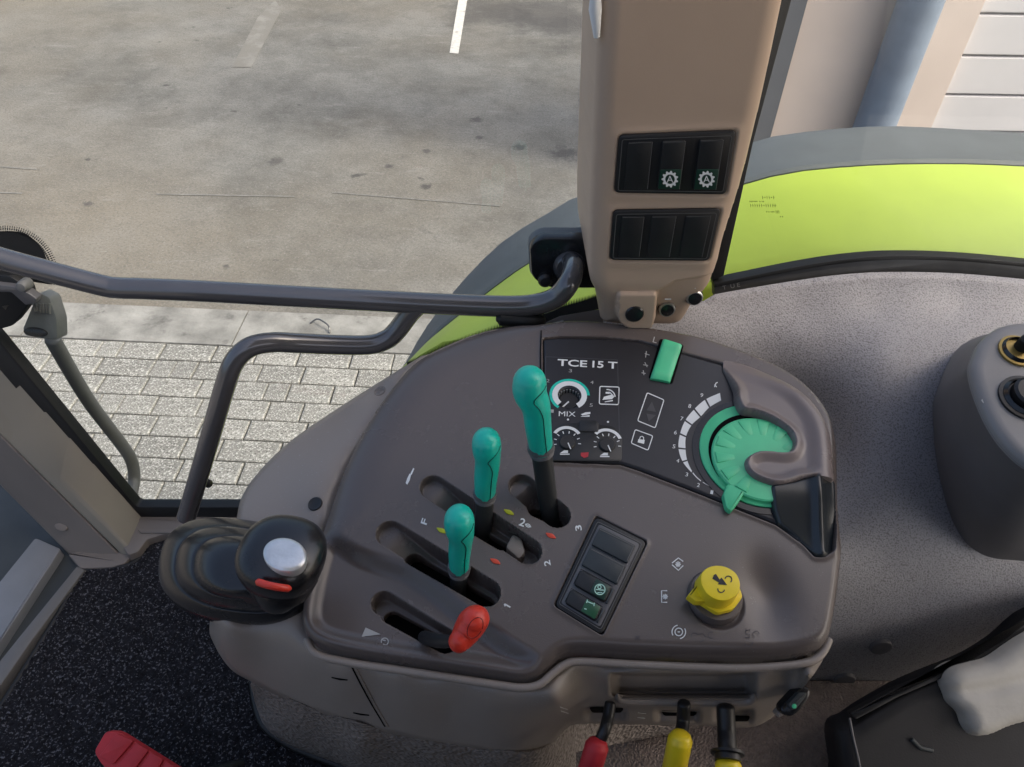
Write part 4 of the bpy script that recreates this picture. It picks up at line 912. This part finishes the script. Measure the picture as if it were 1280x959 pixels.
# smoked corner under the hood
sm_px = [(959, 612), (985, 608), (1002, 603), (1043, 602), (1046, 640), (1048, 684), (1040, 697), (1020, 697), (1006, 684), (990, 670), (972, 658), (964, 640)]
smc = CP.uvs([(1020, 600), (1026, 650), (1033, 700)], 0)
def smoke_h(P, d):
    s_ = side(P, smc); v1 = CP.uv(np.array(1000.), np.array(605.))[1]; v0 = CP.uv(np.array(1000.), np.array(690.))[1]
    h = .0125*sstep(v0, v1-.004, P[:, 1])-.008*np.exp(-((s_+.016)/.011)**2)+.006*np.exp(-((s_-.004)/.006)**2)
    return h-.004*np.clip(1-d/.003, 0, 1)**2
moulded('smoked_corner', CP, rounded(sm_px, 2), smoke_h, mat('smoked plastic', (.022, .027, .031), .25, .5, None, .1, 20), con, .0012, 0, .03, 75)
# rocker switch bank on the cover
rb = prism('switch_bank', CP, [(745, 645), (809, 677), (753, 794), (693, 757)], -.010, .0016, black_m, con, .0016, r=.006)
rin = prism('bank_inset', CP, [(749, 655), (800, 680), (750, 784), (701, 754)], -.001, .0022, pod_m, rb, .0004, r=.003)
rq = np.array([(749, 655), (800, 680), (750, 784), (701, 754)], float)
def rbil(s_, t_): return (rq[0]*(1-s_)+rq[1]*s_)*(1-t_)+(rq[3]*(1-s_)+rq[2]*s_)*t_
for k in range(4):
    t0, t1 = (.03, .275, .53, .775)[k], (.245, .50, .735, .965)[k]; 
    if k < 2: prism('blank_cover', CP, [rbil(.04, t0), rbil(.93, t0), rbil(.93, t1), rbil(.04, t1)], .001, .0050, switchg_m, rb, .0008, r=.0015)
    else:
        prism('rocker', CP, [rbil(.07, t0+.02), rbil(.86, t0+.02), rbil(.86, t1), rbil(.07, t1)], .001, .0060, switch_m, rb, .0012, r=.003)
        prism('rocker_lens', CP, [rbil(.47, t0+.03), rbil(.82, t0+.03), rbil(.82, t1-.01), rbil(.47, t1-.01)], .0055, .0066, greenlens_m if k == 2 else mat('green lens', (.02, .10, .045), .3), rb, .0003, r=.001)
        prism('rocker_edge', CP, [rbil(.875, t0+.03), rbil(.925, t0+.03), rbil(.925, t1-.0), rbil(.875, t1-.0)], .001, .0046, switchg_m, rb, .0005)
ol = mat('edge highlight line', (.16, .17, .175), .4, .5)  # colour of the painted highlights on the rocker bank's edges
q_ = rounded([(747, 652), (802.5, 679.5), (751, 787), (698.5, 754.5)], 3, 3); strokes('edge_line', CP, [np.concatenate([q_, q_[:1]])], .8, .0025, ol, rb)
for k in range(2, 4):
    t0, t1 = (.03, .275, .53, .775)[k], (.245, .50, .735, .965)[k]
    strokes('edge_line', CP, [[rbil(.07, t1), rbil(.07, t0+.02), rbil(.86, t0+.02)]], .8, .0064, hole_m, rb)
for k in range(2):
    t0, t1 = (.03, .275)[k], (.245, .50)[k]; strokes('edge_line', CP, [[rbil(.90, t0+.03), rbil(.90, t1-.02)], [rbil(.06, t0+.02), rbil(.9, t0+.02)]], .9, .0054, ol, rb)
mint_p = mat('pale mint print', (.45, .75, .62), .5)
c_ = rbil(.64, .645); strokes('wheel_symbol', CP, [arc(c_[0], c_[1], 6.5, 0, 360, 16), arc(c_[0]-.5, c_[1]-3, 2.2, 0, 360, 8), [(c_[0]-5, c_[1]), (c_[0]+5, c_[1]+1)], [(c_[0]-3, c_[1]+4), (c_[0]+3, c_[1]+4)]], 1.3, .0070, mint_p, rb)
c_ = rbil(.60, .86); strokes('axle_symbol', CP, [[(c_[0]-4, c_[1]-6), (c_[0]+6, c_[1]-2)], [(c_[0]-3, c_[1]-8), (c_[0]-4, c_[1]-4)], [(c_[0]+6, c_[1]-4), (c_[0]+5, c_[1])], [(c_[0]-7, c_[1]+3), (c_[0]-4, c_[1]+4)]], 1.3, .0070, mint_p, rb)
# marks on the cover
def chh(x, y): return float(cover_h(CP.uv(np.array(float(x)), np.array(float(y)))[None])[0])+.0005
def cl(s_, x, y, hgt, rot, wid): lettering(s_, CP, x, y, hgt, rot, chh(x, y), white_m, con, wid, bold=.02)
cl('3', 723, 660, 8, 100, 7); cl('2', 684, 704, 8, 100, 7); strokes('lettering', CP, [[(630.5, 755), (638, 759.2)], [(630.5, 755), (631.5, 758)]], 2.0, chh(634, 757), white_m, con); cl('F', 530.5, 652, 8, 70, 7); cl('2', 653, 653, 10, -20, 7)
strokes('lock_symbol', CP, [ellipse(660, 657, 3.2, 1.8, 25, 12).tolist()+[ellipse(660, 657, 3.2, 1.8, 25, 12)[0].tolist()], [(656, 655), (664, 659)]], 1.1, chh(660, 657), white_m, con)
fills('implement_symbol', CP, [[(507, 604), (509, 598), (512, 592), (514, 593), (512, 601), (509, 606)], [(513, 592), (516.5, 585), (518, 586), (514.5, 594)]], chh(512, 596), white_m, con)
fills('wedge_symbol', CP, [[(457, 784.5), (476, 793), (452, 796)]], chh(463, 791), grey_print_m, con)
strokes('turtle_symbol', CP, [arc(481, 802, 4.5, -60, 200, 10), [(479, 805), (483, 807)], [(478, 800), (482, 801)]], 1.2, chh(481, 802), grey_print_m, con)
for x, y, m in ((636, 640, limep_m), (552, 663, limep_m), (688.5, 669.5, redp_m), (619, 701.5, redp_m)):
    prism('indicator_mark', CP, rounded([(x-7.5, y-4), (x+3, y-2.5), (x+7.5, y+4), (x-2.5, y+2.5)], 3.2, 4), -.001, chh(x, y)+.0004, m, con, .0003)
# drive symbols round the yellow knob
h_ = chh(845, 745)
def flower(x, y, r_): return [[(x-r_, y), (x+r_, y)], [(x, y-r_), (x, y+r_)], [(x-r_*.7, y-r_*.7), (x+r_*.7, y+r_*.7)], [(x-r_*.7, y+r_*.7), (x+r_*.7, y-r_*.7)]]
strokes('drive_symbol', CP, flower(847.5, 705.5, 3.6)+[[(840, 704), (848, 697.5), (854, 702)], [(854, 707), (848, 713), (840, 706)]], 1.4, h_, white_m, con)
strokes('drive_symbol', CP, flower(831.5, 746, 3.4)+[[(834, 738.5), (827, 738.5), (827, 753), (834, 753)]], 1.4, h_, white_m, con)
strokes('drive_symbol', CP, [arc(848.5, 790, 4.8, 0, 360, 16), arc(848.5, 790, 8.5, 100, 210, 9), arc(848.5, 790, 8.5, -80, 30, 9), [(847, 790), (850, 790)]], 1.3, h_, white_m, con)
hm = mat('faded marker', (.075, .068, .075), .7, .2)
strokes('faded_writing', CP, [arc(868, 795, 4, 20, 200, 7), [(872, 794), (878, 791), (882, 796)], arc(889, 794, 4, 60, 300, 8), [(875, 803), (880, 800)], [(932, 788), (938, 787)], [(932, 788), (932, 792), (937, 793), (937, 797), (931, 797)], arc(945, 793, 4, 0, 250, 8), arc(936, 803, 5, 180, 360, 8)], .9, chh(900, 796), hm, con)
lettering('x', CP, 797, 797, 5, 0, chh(797, 797), hm, con, 7)

# ------------------------------------------------------------------ big green dial
dc, dr = circ3([(875, 561), (919, 507), (903, 610)], .004)
ic_, ir = circ3([(890, 571), (936, 523), (910, 606)], .007)
gd = thing('depth_dial', CP.at(dc, 0), 'big mint green rotary dial with a pointed tab under the taupe hood', 'dial')
lathe('dial_ring', CP, dc, [(dr*.9, -.003), (dr*1.12, -.003), (dr*1.12, .0012), (dr*1.02, .0016), (dr*1.02, .0012)], blackgloss_m, gd, 64)
lathe('outer_ring', CP, dc, [(dr*.5, .000), (dr, .000), (dr, .0030), (dr*.985, .0036), (dr*.5, .0040)], mint_m, gd, 64)
gc_, grr = circ3([(885.7, 561.3), (923.2, 519), (909.5, 607)], .0042)
lathe('groove', CP, gc_, [(grr*.6, .002), (grr, .002), (grr, .0044), (grr*.6, .0044)], hole_m, gd, 64)
lathe('dome', CP, ic_, [(.001, .0), (ir, .0), (ir, .0072), (ir*.97, .0084), (ir*.55, .0100), (.001, .0104)], mint_m, gd, 64, 30)
for a in np.arange(22, 235, 26.5):
    e = np.array([math.cos(rad(a)), math.sin(rad(a))]); nn = np.array([-e[1], e[0]])
    prism('rib', CP, [ic_+e*ir*.50-nn*ir*.06, ic_+e*ir*.93-nn*ir*.13, ic_+e*ir*.93+nn*ir*.13, ic_+e*ir*.50+nn*ir*.06], .006, .0100, mint_m, gd, .0012, px=False)
prism('pointer_tab', CP, rounded([(909, 605), (922, 606), (936, 603), (933, 612), (924, 627), (914, 639), (908, 634), (904, 618)], 2), .001, .0085, mint_m, gd, .0015)
# green paddle switch at the edge of the fascia
gs = thing('paddle_switch', CP.hit(np.array(833.), np.array(450.)), 'mint green paddle switch at the top edge of the fascia', 'switch')
prism('switch_frame', CP, [(825, 423), (855, 431), (841, 479), (811, 472)], -.002, .0022, hole_m, gs, .0006, r=.003)
gq4 = CP.uvs([(828.5, 425), (852.5, 432.5), (838.8, 474.5), (813.8, 469.5)], .008)
def lerp4(s_, t_): return (gq4[0]*(1-s_)+gq4[1]*s_)*(1-t_)+(gq4[3]*(1-s_)+gq4[2]*s_)*t_
rings = []
for t_ in np.linspace(0, 1, 12):
    hh = .0085+.005*(2*t_-1)**2*(.3 if t_ > .5 else 1)-.003*t_; 
    ss = np.array([0, .0, .05, .12, .3, .5, .7, .88, .95, 1, 1]); hs = np.array([-8, -.0022, -.0008, -.0001, 0, 0, 0, -.0001, -.0008, -.0022, -8])
    ed = -.003*(max(0, 1-t_/.06)**2+max(0, 1-(1-t_)/.06)**2)
    rings.append(np.array([CP.at(lerp4(s_, t_), (0 if d_ < -1 else hh+d_+ed)) for s_, d_ in zip(ss, hs)]))
loft('paddle', rings, mint_m, gs, True, 50)

# ------------------------------------------------------------------ yellow knob
yk = thing('drive_knob', CP.hit(np.array(896.), np.array(760.)), 'yellow six-sided rotary knob with a pointer on the console', 'knob')
hx = [(896.4, 705.8), (921, 716), (925.5, 737), (918, 747), (898, 751), (881.5, 741), (875.5, 717)]
cy_ = CP.uv(np.array(897.), np.array(741.), .012)
lathe('knob_collar', CP, cy_, [(.001, -.004), (.0245, -.004), (.0245, .0035), (.0225, .0065), (.001, .0066)], cover_m, yk, 40)
base_uv = CP.uvs([(896, 716), (921, 726), (928, 747), (916, 763), (896, 768), (879, 757), (860, 746), (877, 727)], .010)
top_uv = CP.uvs(hx, .030)
prism('knob_skirt', CP, rounded(base_uv, .003), .006, .0125, yellow_m, yk, .0015, px=False)
def resamp(poly, n=56):
    c_ = poly.mean(0); q_ = rounded(poly, .0014); a = np.arctan2(q_[:, 1]-c_[1], q_[:, 0]-c_[0]); r_ = np.linalg.norm(q_-c_, axis=1); o_ = np.argsort(a); th = np.linspace(-np.pi, np.pi, n, endpoint=False)
    rr = np.interp(th, a[o_], r_[o_], period=2*np.pi); return c_+np.stack([np.cos(th), np.sin(th)], -1)*rr[:, None]
tu = resamp(top_uv); lo_ = resamp(CP.uvs([(x+(-.5), y+13) for x, y in hx], .012)); lo_ = tu.mean(0)+(tu-tu.mean(0))*1.06
loft('knob_head', [CP.at(lo_, .010), CP.at(lo_*.5+tu*.5, .020), CP.at(tu, .0285), CP.at(tu.mean(0)+(tu-tu.mean(0))*.965, .0298), CP.at(tu.mean(0)+(tu-tu.mean(0))*.90, .0300)], yellow_m, yk, True, 28)
prism('knob_pointer', CP, rounded([(878, 722), (882, 733), (883, 752), (870, 752), (859.5, 744), (868, 734)], 2), .008, .0175, yellow_m, yk, .002)
fills('knob_arrow', CP, [[(892.5, 718.5), (895, 717.5), (899.5, 724.5), (902, 722), (909, 731.5), (897, 730.5), (899, 728.5), (890.5, 723.5)]], .0303, dark_print_m, yk)
strokes('rotation_arrows', CP, [arc(910.5, 724.5, 4.3, -50, 170, 12), arc(901.5, 736.5, 4.2, 170, 350, 12)], 1.4, .0303, dark_print_m, yk)

# ------------------------------------------------------------------ levers
def grip(name, axis_px, radii, m, parent, seam_m=None, n=48, seam_i=None, flat=.86):
    P = spline([WY(float(x), float(y), Y) for x, y, Y in axis_px], 5); R_ = np.interp(np.linspace(0, 1, len(P)), np.linspace(0, 1, len(radii)), radii)
    k = np.interp(np.linspace(0, len(R_)-1, 40), np.arange(len(R_)), R_); Pk = np.stack([np.interp(np.linspace(0, len(P)-1, 40), np.arange(len(P)), P[:, c]) for c in range(3)], -1)
    k = np.convolve(np.pad(k, 2, mode='edge'), np.ones(5)/5, 'valid')
    rg = sweep(Pk, k, n, flat, True, .85); o_ = loft(name, rg, m, parent, True, 60)
    if seam_m is not None:
        core = rg[6:-6]; vd = C-np.mean(Pk, 0); vd /= np.linalg.norm(vd); rt = np.array([1.0, 0, 0]); tgt = vd+rt*seam_i; pts = []
        for k_, r_ in enumerate(core):
            f_ = k_/(len(core)-1); c_ = r_.mean(0); si = np.interp(f_, [0, .06, .13, .22, .32, .42, .55, 1], [3.5, 1.6, .75, .25, -.05, .15, .42, .45]); tg = vd+rt*si; q_ = r_-c_; wgt = np.exp(((q_@tg)/np.max(np.abs(q_@tg))-1)*60); pts.append(c_+(q_*wgt[:, None]).sum(0)/wgt.sum()*1.012)
        pts = np.array(pts); pts = np.array([np.mean(pts[max(0, i-1):i+2], 0) for i in range(len(pts))]); pts += (pts-Pk)*.008
        tube('grip_seam', pts, .00045, seam_m, parent, 6, False)
    return o_
def green_lever(label, tip, base, Yt, Yb, gl_, wt, wb, lean=0):
    t_ = thing('gear_lever', CP.hit(np.array(float(base[0])), np.array(float(base[1])), -.02), label, 'lever', 'green gripped levers of the console')
    tx, ty = tip; bx, by = base; f = gl_; Yb = cpY(bx, by, -.030); wt *= 1.2; wb *= 1.2
    gx, gy = tx+(bx-tx)*f, ty+(by-ty)*f; Yg = Yt+(Yb-Yt)*f
    dep = np.linalg.norm(WY(float(tx), float(ty), Yt)-C); k = dep/F
    ax = [(tx-2, ty+10, Yt), (tx-1.5, ty+(gy-ty)*.2+5, Yt+(Yg-Yt)*.2), (tx+(gx-tx)*.40+1, ty+(gy-ty)*.45, Yt+(Yg-Yt)*.45), (tx+(gx-tx)*.75, ty+(gy-ty)*.75, Yt+(Yg-Yt)*.75), (gx, gy, Yg)]
    grip('grip', ax, [wt*1.0*k, wt*1.04*k, wt*1.0*k, wt*.93*k, wb*1.0*k, wb*.98*k, wb*.92*k, wb*.86*k], teal_m, t_, tealdark_m, seam_i=.45)
    a = WY(gx, gy, Yg); b = WY(float(bx), float(by), Yb); e = (b-a)/np.linalg.norm(b-a)
    tube('collar', [a-e*.002, a+e*.003, a+e*.0045, a+e*.006, a+e*.0075, a+e*.009], [wb*.86*k, wb*.88*k, wb*.74*k, wb*.84*k, wb*.72*k, wb*.78*k], pod_m, t_, 20, False)
    tube('shaft', [a+e*.008, a+(b-a)*.6, b, b+e*.03], [wb*.68*k, wb*.66*k, wb*.60*k, wb*.58*k], mat('dark grey shaft', (.032, .036, .038), .38, .5), t_, 18)
    return t_
green_lever('tallest green gripped lever, in the slot nearest the fascia', (664, 468), (688, 648), .470, .415, .50, 20.5, 17.5)
green_lever('green gripped lever in the middle slot, between the tall one and the front one', (610, 543), (604, 664), .435, .405, .60, 17.5, 15.5)
green_lever('shortest green gripped lever, in the slot nearest the red lever', (576, 640), (573, 738), .375, .345, .70, 18, 14.5)
rl = thing('hand_throttle', CP.hit(np.array(552.), np.array(800.), -.02), 'red egg-shaped lever knob in the front slot of the console', 'lever')
kk = .62/F
grip('grip', [(574, 802, .286), (579, 796, .290), (585, 787, .295), (590, 779, .299), (593, 775, .300)], [15*kk, 16.5*kk, 18*kk, 19.5*kk, 20.5*kk, 21*kk, 21*kk, 20*kk], red_m, rl, None)
pr = Plane(WY(593., 786., .2855), C-WY(593., 786., .3255)); 
q_ = ellipse(594, 785, 8.5, 14, 28, 26); tube('button_seam', WY(q_[:, 0], q_[:, 1], .2845-.0003*(q_[:, 1]-785)), .00035, mat('dark red seam', (.2, .01, .008), .5), rl, 6, False)
tube('shaft', [WY(572., 802., .290), WY(558., 802., .296), WY(546., 801., .303), WY(530., 797., .315)], [.004, .0055, .006, .006], black_m, rl, 14)

# levers under the console front
ll = 'grips of the levers under the console'
def low_lever(name, label, shaft, gripx, rs, rg_, m, collar=False):
    t_ = thing(name, WY(*map(float, shaft[0][:2]), shaft[0][2]), label, 'lever', ll)
    sp2 = spline([WY(float(x), float(y), Y) for x, y, Y in shaft], 5); tube('shaft', sp2, rs, black_m, t_, 14)
    gp2 = spline([WY(float(x), float(y), Y) for x, y, Y in gripx], 5); rr = np.full(len(gp2), rg_); rr[0] *= .86
    tube('grip', gp2, rr, m, t_, 20)
    if collar:
        a = WY(*map(float, gripx[0][:2]), gripx[0][2]); b = WY(*map(float, shaft[-2][:2]), shaft[-2][2]); e = (b-a)/np.linalg.norm(b-a)
        tube('flange', [a+e*.001, a+e*.006, a+e*.0065, a+e*.009], [rg_*1.0, rg_*1.0, rg_*1.28, rg_*1.28], black_m, t_, 22, False)
low_lever('pull_lever', 'red gripped pull lever under the console front', [(763, 880, .29), (760, 897, .279), (756, 912, .268), (749, 928, .260)], [(747, 929, .258), (741, 950, .248), (730, 985, .235)], .0055, .0108, redmat_m)
low_lever('pull_lever', 'all-yellow pull lever under the console front, without a black flange', [(855, 880, .29), (854, 900, .281), (852, 918, .268)], [(851, 921, .262), (846, 945, .252), (838, 985, .238)], .0062, .0112, yellow_m)
low_lever('pull_lever', 'yellow pull lever with a thick black shaft and flange under the console front', [(907, 885, .29), (908, 912, .274), (909, 935, .258), (910, 950, .250)], [(910, 953, .246), (911, 975, .235), (912, 1000, .222)], .0085, .0118, yellow_m, True)

# black latch on the console's right lower corner
lt = thing('toggle_latch', WY(990., 880., .30), 'small glossy black toggle latch at the right lower corner of the console', 'latch')
kl = Plane(WY(990., 882., .285), (0, -.55, .83))
prism('latch_base', kl, rounded([(970, 892), (992, 868), (1006, 860), (1010, 866), (985, 892), (974, 898)], 2), -.012, -.002, body_m, lt, .002)
prism('latch_body', kl, rounded([(975, 884), (992, 866), (1003, 857), (1014, 862), (1013, 872), (1000, 890), (990, 897), (978, 894)], 5), -.004, .008, blackgloss_m, lt, .003)
prism('latch_top', kl, rounded([(985, 880), (998, 866), (1009, 866), (1008, 872), (996, 887), (988, 888)], 3), .006, .013, switchg_m, lt, .002)
prism('latch_light', kl, ellipse(993, 883, 3, 3), .008, .0135, mint_m, lt, .0004)

# ------------------------------------------------------------------ joystick
js = thing('joystick', CP.hit(np.array(300.), np.array(715.), -.04), 'black joystick with a ribbed rubber boot and silver badge', 'joystick')
JB = Plane(CP.hit(np.array(300.), np.array(715.), -.045), (-.05, -.22, .97))
stations = [  # centre x,y ; half axes ; rotation ; height
    (298, 716, 98, 66, 8, -.012), (297, 715, 98, 65, 8, .000), (297, 714, 99, 65, 8, .009), (298, 714, 96, 62, 8, .017), (299, 713, 88, 56, 8, .025), (299, 713, 82, 52, 8, .0285), (299, 712, 80, 51, 8, .029),
    (299, 711, 79.5, 51, 8, .035), (300, 710, 77, 49, 8, .043), (301, 710, 70, 44, 7, .051), (301, 710, 62, 40, 6, .0555), (302, 710, 60, 39, 6, .056), (302, 710, 59, 39, 6, .062), (303, 711, 55, 36, 6, .070), (305, 712, 47, 31, 4, .076), (309, 713, 38, 25, 0, .079), (316, 715, 28, 20, 0, .080), (322, 716, 20, 16, 0, .081)]
rings = []
for (x, y, rx, ry, rt_, hh) in stations:
    a = np.arange(64)/64*2*np.pi; sq = 2.5
    ex = np.sign(np.cos(a))*np.abs(np.cos(a))**(2/sq)*rx; ey = np.sign(np.sin(a))*np.abs(np.sin(a))**(2/sq)*ry; t_ = rad(rt_)
    px_ = np.stack([x+ex*np.cos(t_)-ey*np.sin(t_), y+ex*np.sin(t_)+ey*np.cos(t_)], -1); rings.append(JB.at(JB.uvs(px_, hh), hh))
dense = []
A_ = np.array(rings); u_ = np.linspace(0, len(rings)-1, 60)
for q_ in u_:
    i = int(min(q_, len(rings)-2)); t_ = q_-i; a, b, c_, d_ = A_[max(i-1, 0)], A_[i], A_[i+1], A_[min(i+2, len(A_)-1)]
    dense.append(.5*((2*b)+(-a+c_)*t_+(2*a-5*b+4*c_-d_)*t_*t_+(-a+3*b-3*c_+d_)*t_**3))
rub_m = mat('black boot rubber', (.0125, .013, .015), .24, .6, [(700, .0001, 'n')], .12, 20, rvar=.08)
loft('boot', dense, rub_m, js, True, 80)
hd = WY(352., 692., .335); nk = JB.hit(np.array(330.), np.array(722.), .070)
tube('neck', [nk-(hd-nk)*.3, nk, nk+(hd-nk)*.5, hd], [.019, .019, .018, .024], black_m, js, 24)
# rounded head
hz = C-hd; hz /= np.linalg.norm(hz); up = np.array([-.10, .52, .85]); axn = hz*.55+up*.6; axn /= np.linalg.norm(axn)
HPn = Plane(hd, axn); rings = []; sx, sy = 47*.00074, 45*.00078
rot = rad(-8)
for t_ in np.linspace(-np.pi/2*.98, np.pi/2*.98, 26):
    a = np.arange(44)/44*2*np.pi; c_ = math.cos(t_)**.72; zz = math.sin(t_)
    ex = np.sign(np.cos(a))*np.abs(np.cos(a))**.86*sx*c_; ey = np.sign(np.sin(a))*np.abs(np.sin(a))**.86*sy*c_
    hh = zz*(.018 if zz > 0 else .036); 
    rings.append(HPn.at(np.stack([ex*math.cos(rot)-ey*math.sin(rot), ex*math.sin(rot)+ey*math.cos(rot)], -1), hh))
loft('head', rings, rub_m, js, True, 80)
bq_ = HPn.uvs(ellipse(356, 693, 27.5, 21, 10, 40), .0185)
loft('badge', [HPn.at(bq_, .010), HPn.at(bq_, .0178), HPn.at(inset(bq_, .0008), .0188), HPn.at(inset(bq_, .003), .0194), HPn.at(inset(bq_, .008), .0196)], silver_m, js, True, 60)
tube('grip_base', [WY(354., 718., .330), WY(350., 734., .322), WY(345., 745., .320)], [.029, .025, .017], rub_m, js, 24)
er = [WY(x, y, Y) for x, y, Y in ((321., 727., .300), (333., 731., .296), (347., 734., .295), (363., 736., .298))]
tube('red_slider', spline(er, 4), [.0016]+[.0028]*11+[.0016], red_m, js, 12)
tube('red_button', [WY(306., 687., .334), WY(305., 696., .330)], .0035, red_m, js, 10)

# ------------------------------------------------------------------ floor mat and pedal
mat_m = mat('black loop carpet', (.015, .015, .018), .95, .15, [(300, .003, 'n')], .5, 150, speck=[(290, (.13, .13, .142), .585, .05)])
mo = np.concatenate([spline([(470, 672), (300, 672), (215, 671), (190, 674), (182, 684), (176, 697), (160, 707), (140, 710), (112, 712), (98, 724), (72, 770), (40, 822), (10, 870), (-30, 930)], 5), [(-30, 1010), (520, 1010), (520, 980), (427, 960), (372, 938), (336, 914), (322, 886), (316, 850), (420, 760)]])
def mat_h(P, d):
    n = RNG.random(len(P)); return .006*np.clip(d/.006, 0, 1)+n*n*.0042
fm_ = moulded('floor_mat', FL, mo, mat_h, mat_m, None, .0026, 0.0, .012, 180)
tag(fm_, 'speckled black carpet mat on the cab floor', 'mat')
rim = W(*np.array(mo[:66]).T, ZF+.004); 
binding = tube('mat_binding', rim, .0045, seal_m, None, 8); binding.parent = fm_
rim2 = W(*np.array(spline([(520, 985), (470, 975), (427, 957), (371, 935), (335, 912), (322, 886), (316, 850)], 5)).T, ZF+.012)
b2_ = tube('mat_binding', rim2, .006, seal_m, None, 8); b2_.parent = fm_
rp_ = thing('foot_pedal', W(180, 960, ZF), 'red ribbed foot pedal above the black mat at the lower left', 'pedal')
PD = Plane(W(165, 945, ZF+.09), (.12, -.45, .88))
pdl = [(117, 940), (132, 914), (150, 915), (262, 985), (250, 1025), (128, 958)]
prism('pedal_pad', PD, rounded(pdl, 6), -.012, .0, redmat_m, rp_, .002)
e0, e1 = np.array([150., 915.]), np.array([262., 985.]); f0, f1 = np.array([121., 947.]), np.array([250., 1025.])
for k in range(6):
    s0, s1 = k/6+.015, (k+1)/6-.015
    prism('pedal_rib', PD, [e0+(e1-e0)*s0+(-6 if k == 0 else 0, 1), e0+(e1-e0)*s1+(0, 1), f0+(f1-f0)*s1+(1, -3), f0+(f1-f0)*s0+(1, -3)], -.002, .004, redmat_m, rp_, .0012, r=.002)
tube('pedal_stem', [PD.hit(np.array(220.), np.array(985.), -.012), W(300, 960, ZF)], .012, black_m, rp_, 12)

# ------------------------------------------------------------------ seat at the lower right
se = thing('seat', WY(1180., 950., .33), 'black seat side with a pale grey padded piece at the lower right', 'seat')
SP = Plane(WY(1160., 900., .36), (-.1, -.55, .83))
sc_ = [(1060, 897), (1075, 886), (1120, 860), (1160, 842), (1210, 822), (1250, 798), (1300, 760), (1400, 740), (1400, 1060), (1065, 1060), (1046, 960), (1041, 910)]
def seat_h(P, d): return -.018*(1-np.sqrt(1-np.clip(1-d/.022, 0, 1)**2))
moulded('seat_shell', SP, spline(sc_, 4, True), seat_h, seat_m, se, .003, -.018, .03)
boxw('cushion', -.22, .46, -.42, .10, ZF+.18, ZF+.44, seat_m, se, .05); boxw('backrest', .44, .58, -.42, .10, ZF+.40, ZF+1.15, seat_m, se, .05); boxw('seat_base', -.10, .40, -.32, .04, ZF, ZF+.19, seat_m, se, .02)
tube('shell_seam', [SP.hit(np.array(x), np.array(y), -.0005) for x, y in ((1062., 898.), (1066., 920.), (1072., 945.), (1080., 985.))], .0016, pod_m, se, 8)
prism('shell_edge', SP, rounded([(1062, 892), (1118, 862), (1160, 846), (1212, 825), (1254, 799), (1310, 757), (1312, 766), (1258, 806), (1214, 832), (1164, 854), (1122, 872), (1070, 900)], 3), -.01, .003, black_m, se, .0015)
pq = spline([(1176, 858), (1178, 842), (1190, 832), (1212, 826), (1232, 820), (1252, 806), (1278, 790), (1320, 775), (1360, 780), (1360, 880), (1300, 898), (1262, 908), (1232, 920), (1212, 918), (1202, 906), (1196, 890), (1182, 876)], 4, True)
wst = SP.uvs([(1190, 868), (1240, 862), (1290, 850), (1360, 840)], .02)
def pad_h(P, d):
    h = .022*np.sqrt(1-np.clip(1-d/.020, 0, 1)**2)
    return h-.005*np.exp(-(sdf(P, wst, False)/.008)**2)
moulded('padding', SP, pq, pad_h, pale_m, se, .002, .004, .02, 80)
tube('belt_slot', [SP.hit(np.array(x), np.array(y), .001) for x, y in ((1140., 925.), (1150., 935.), (1165., 938.))], .003, switchg_m, se, 8)
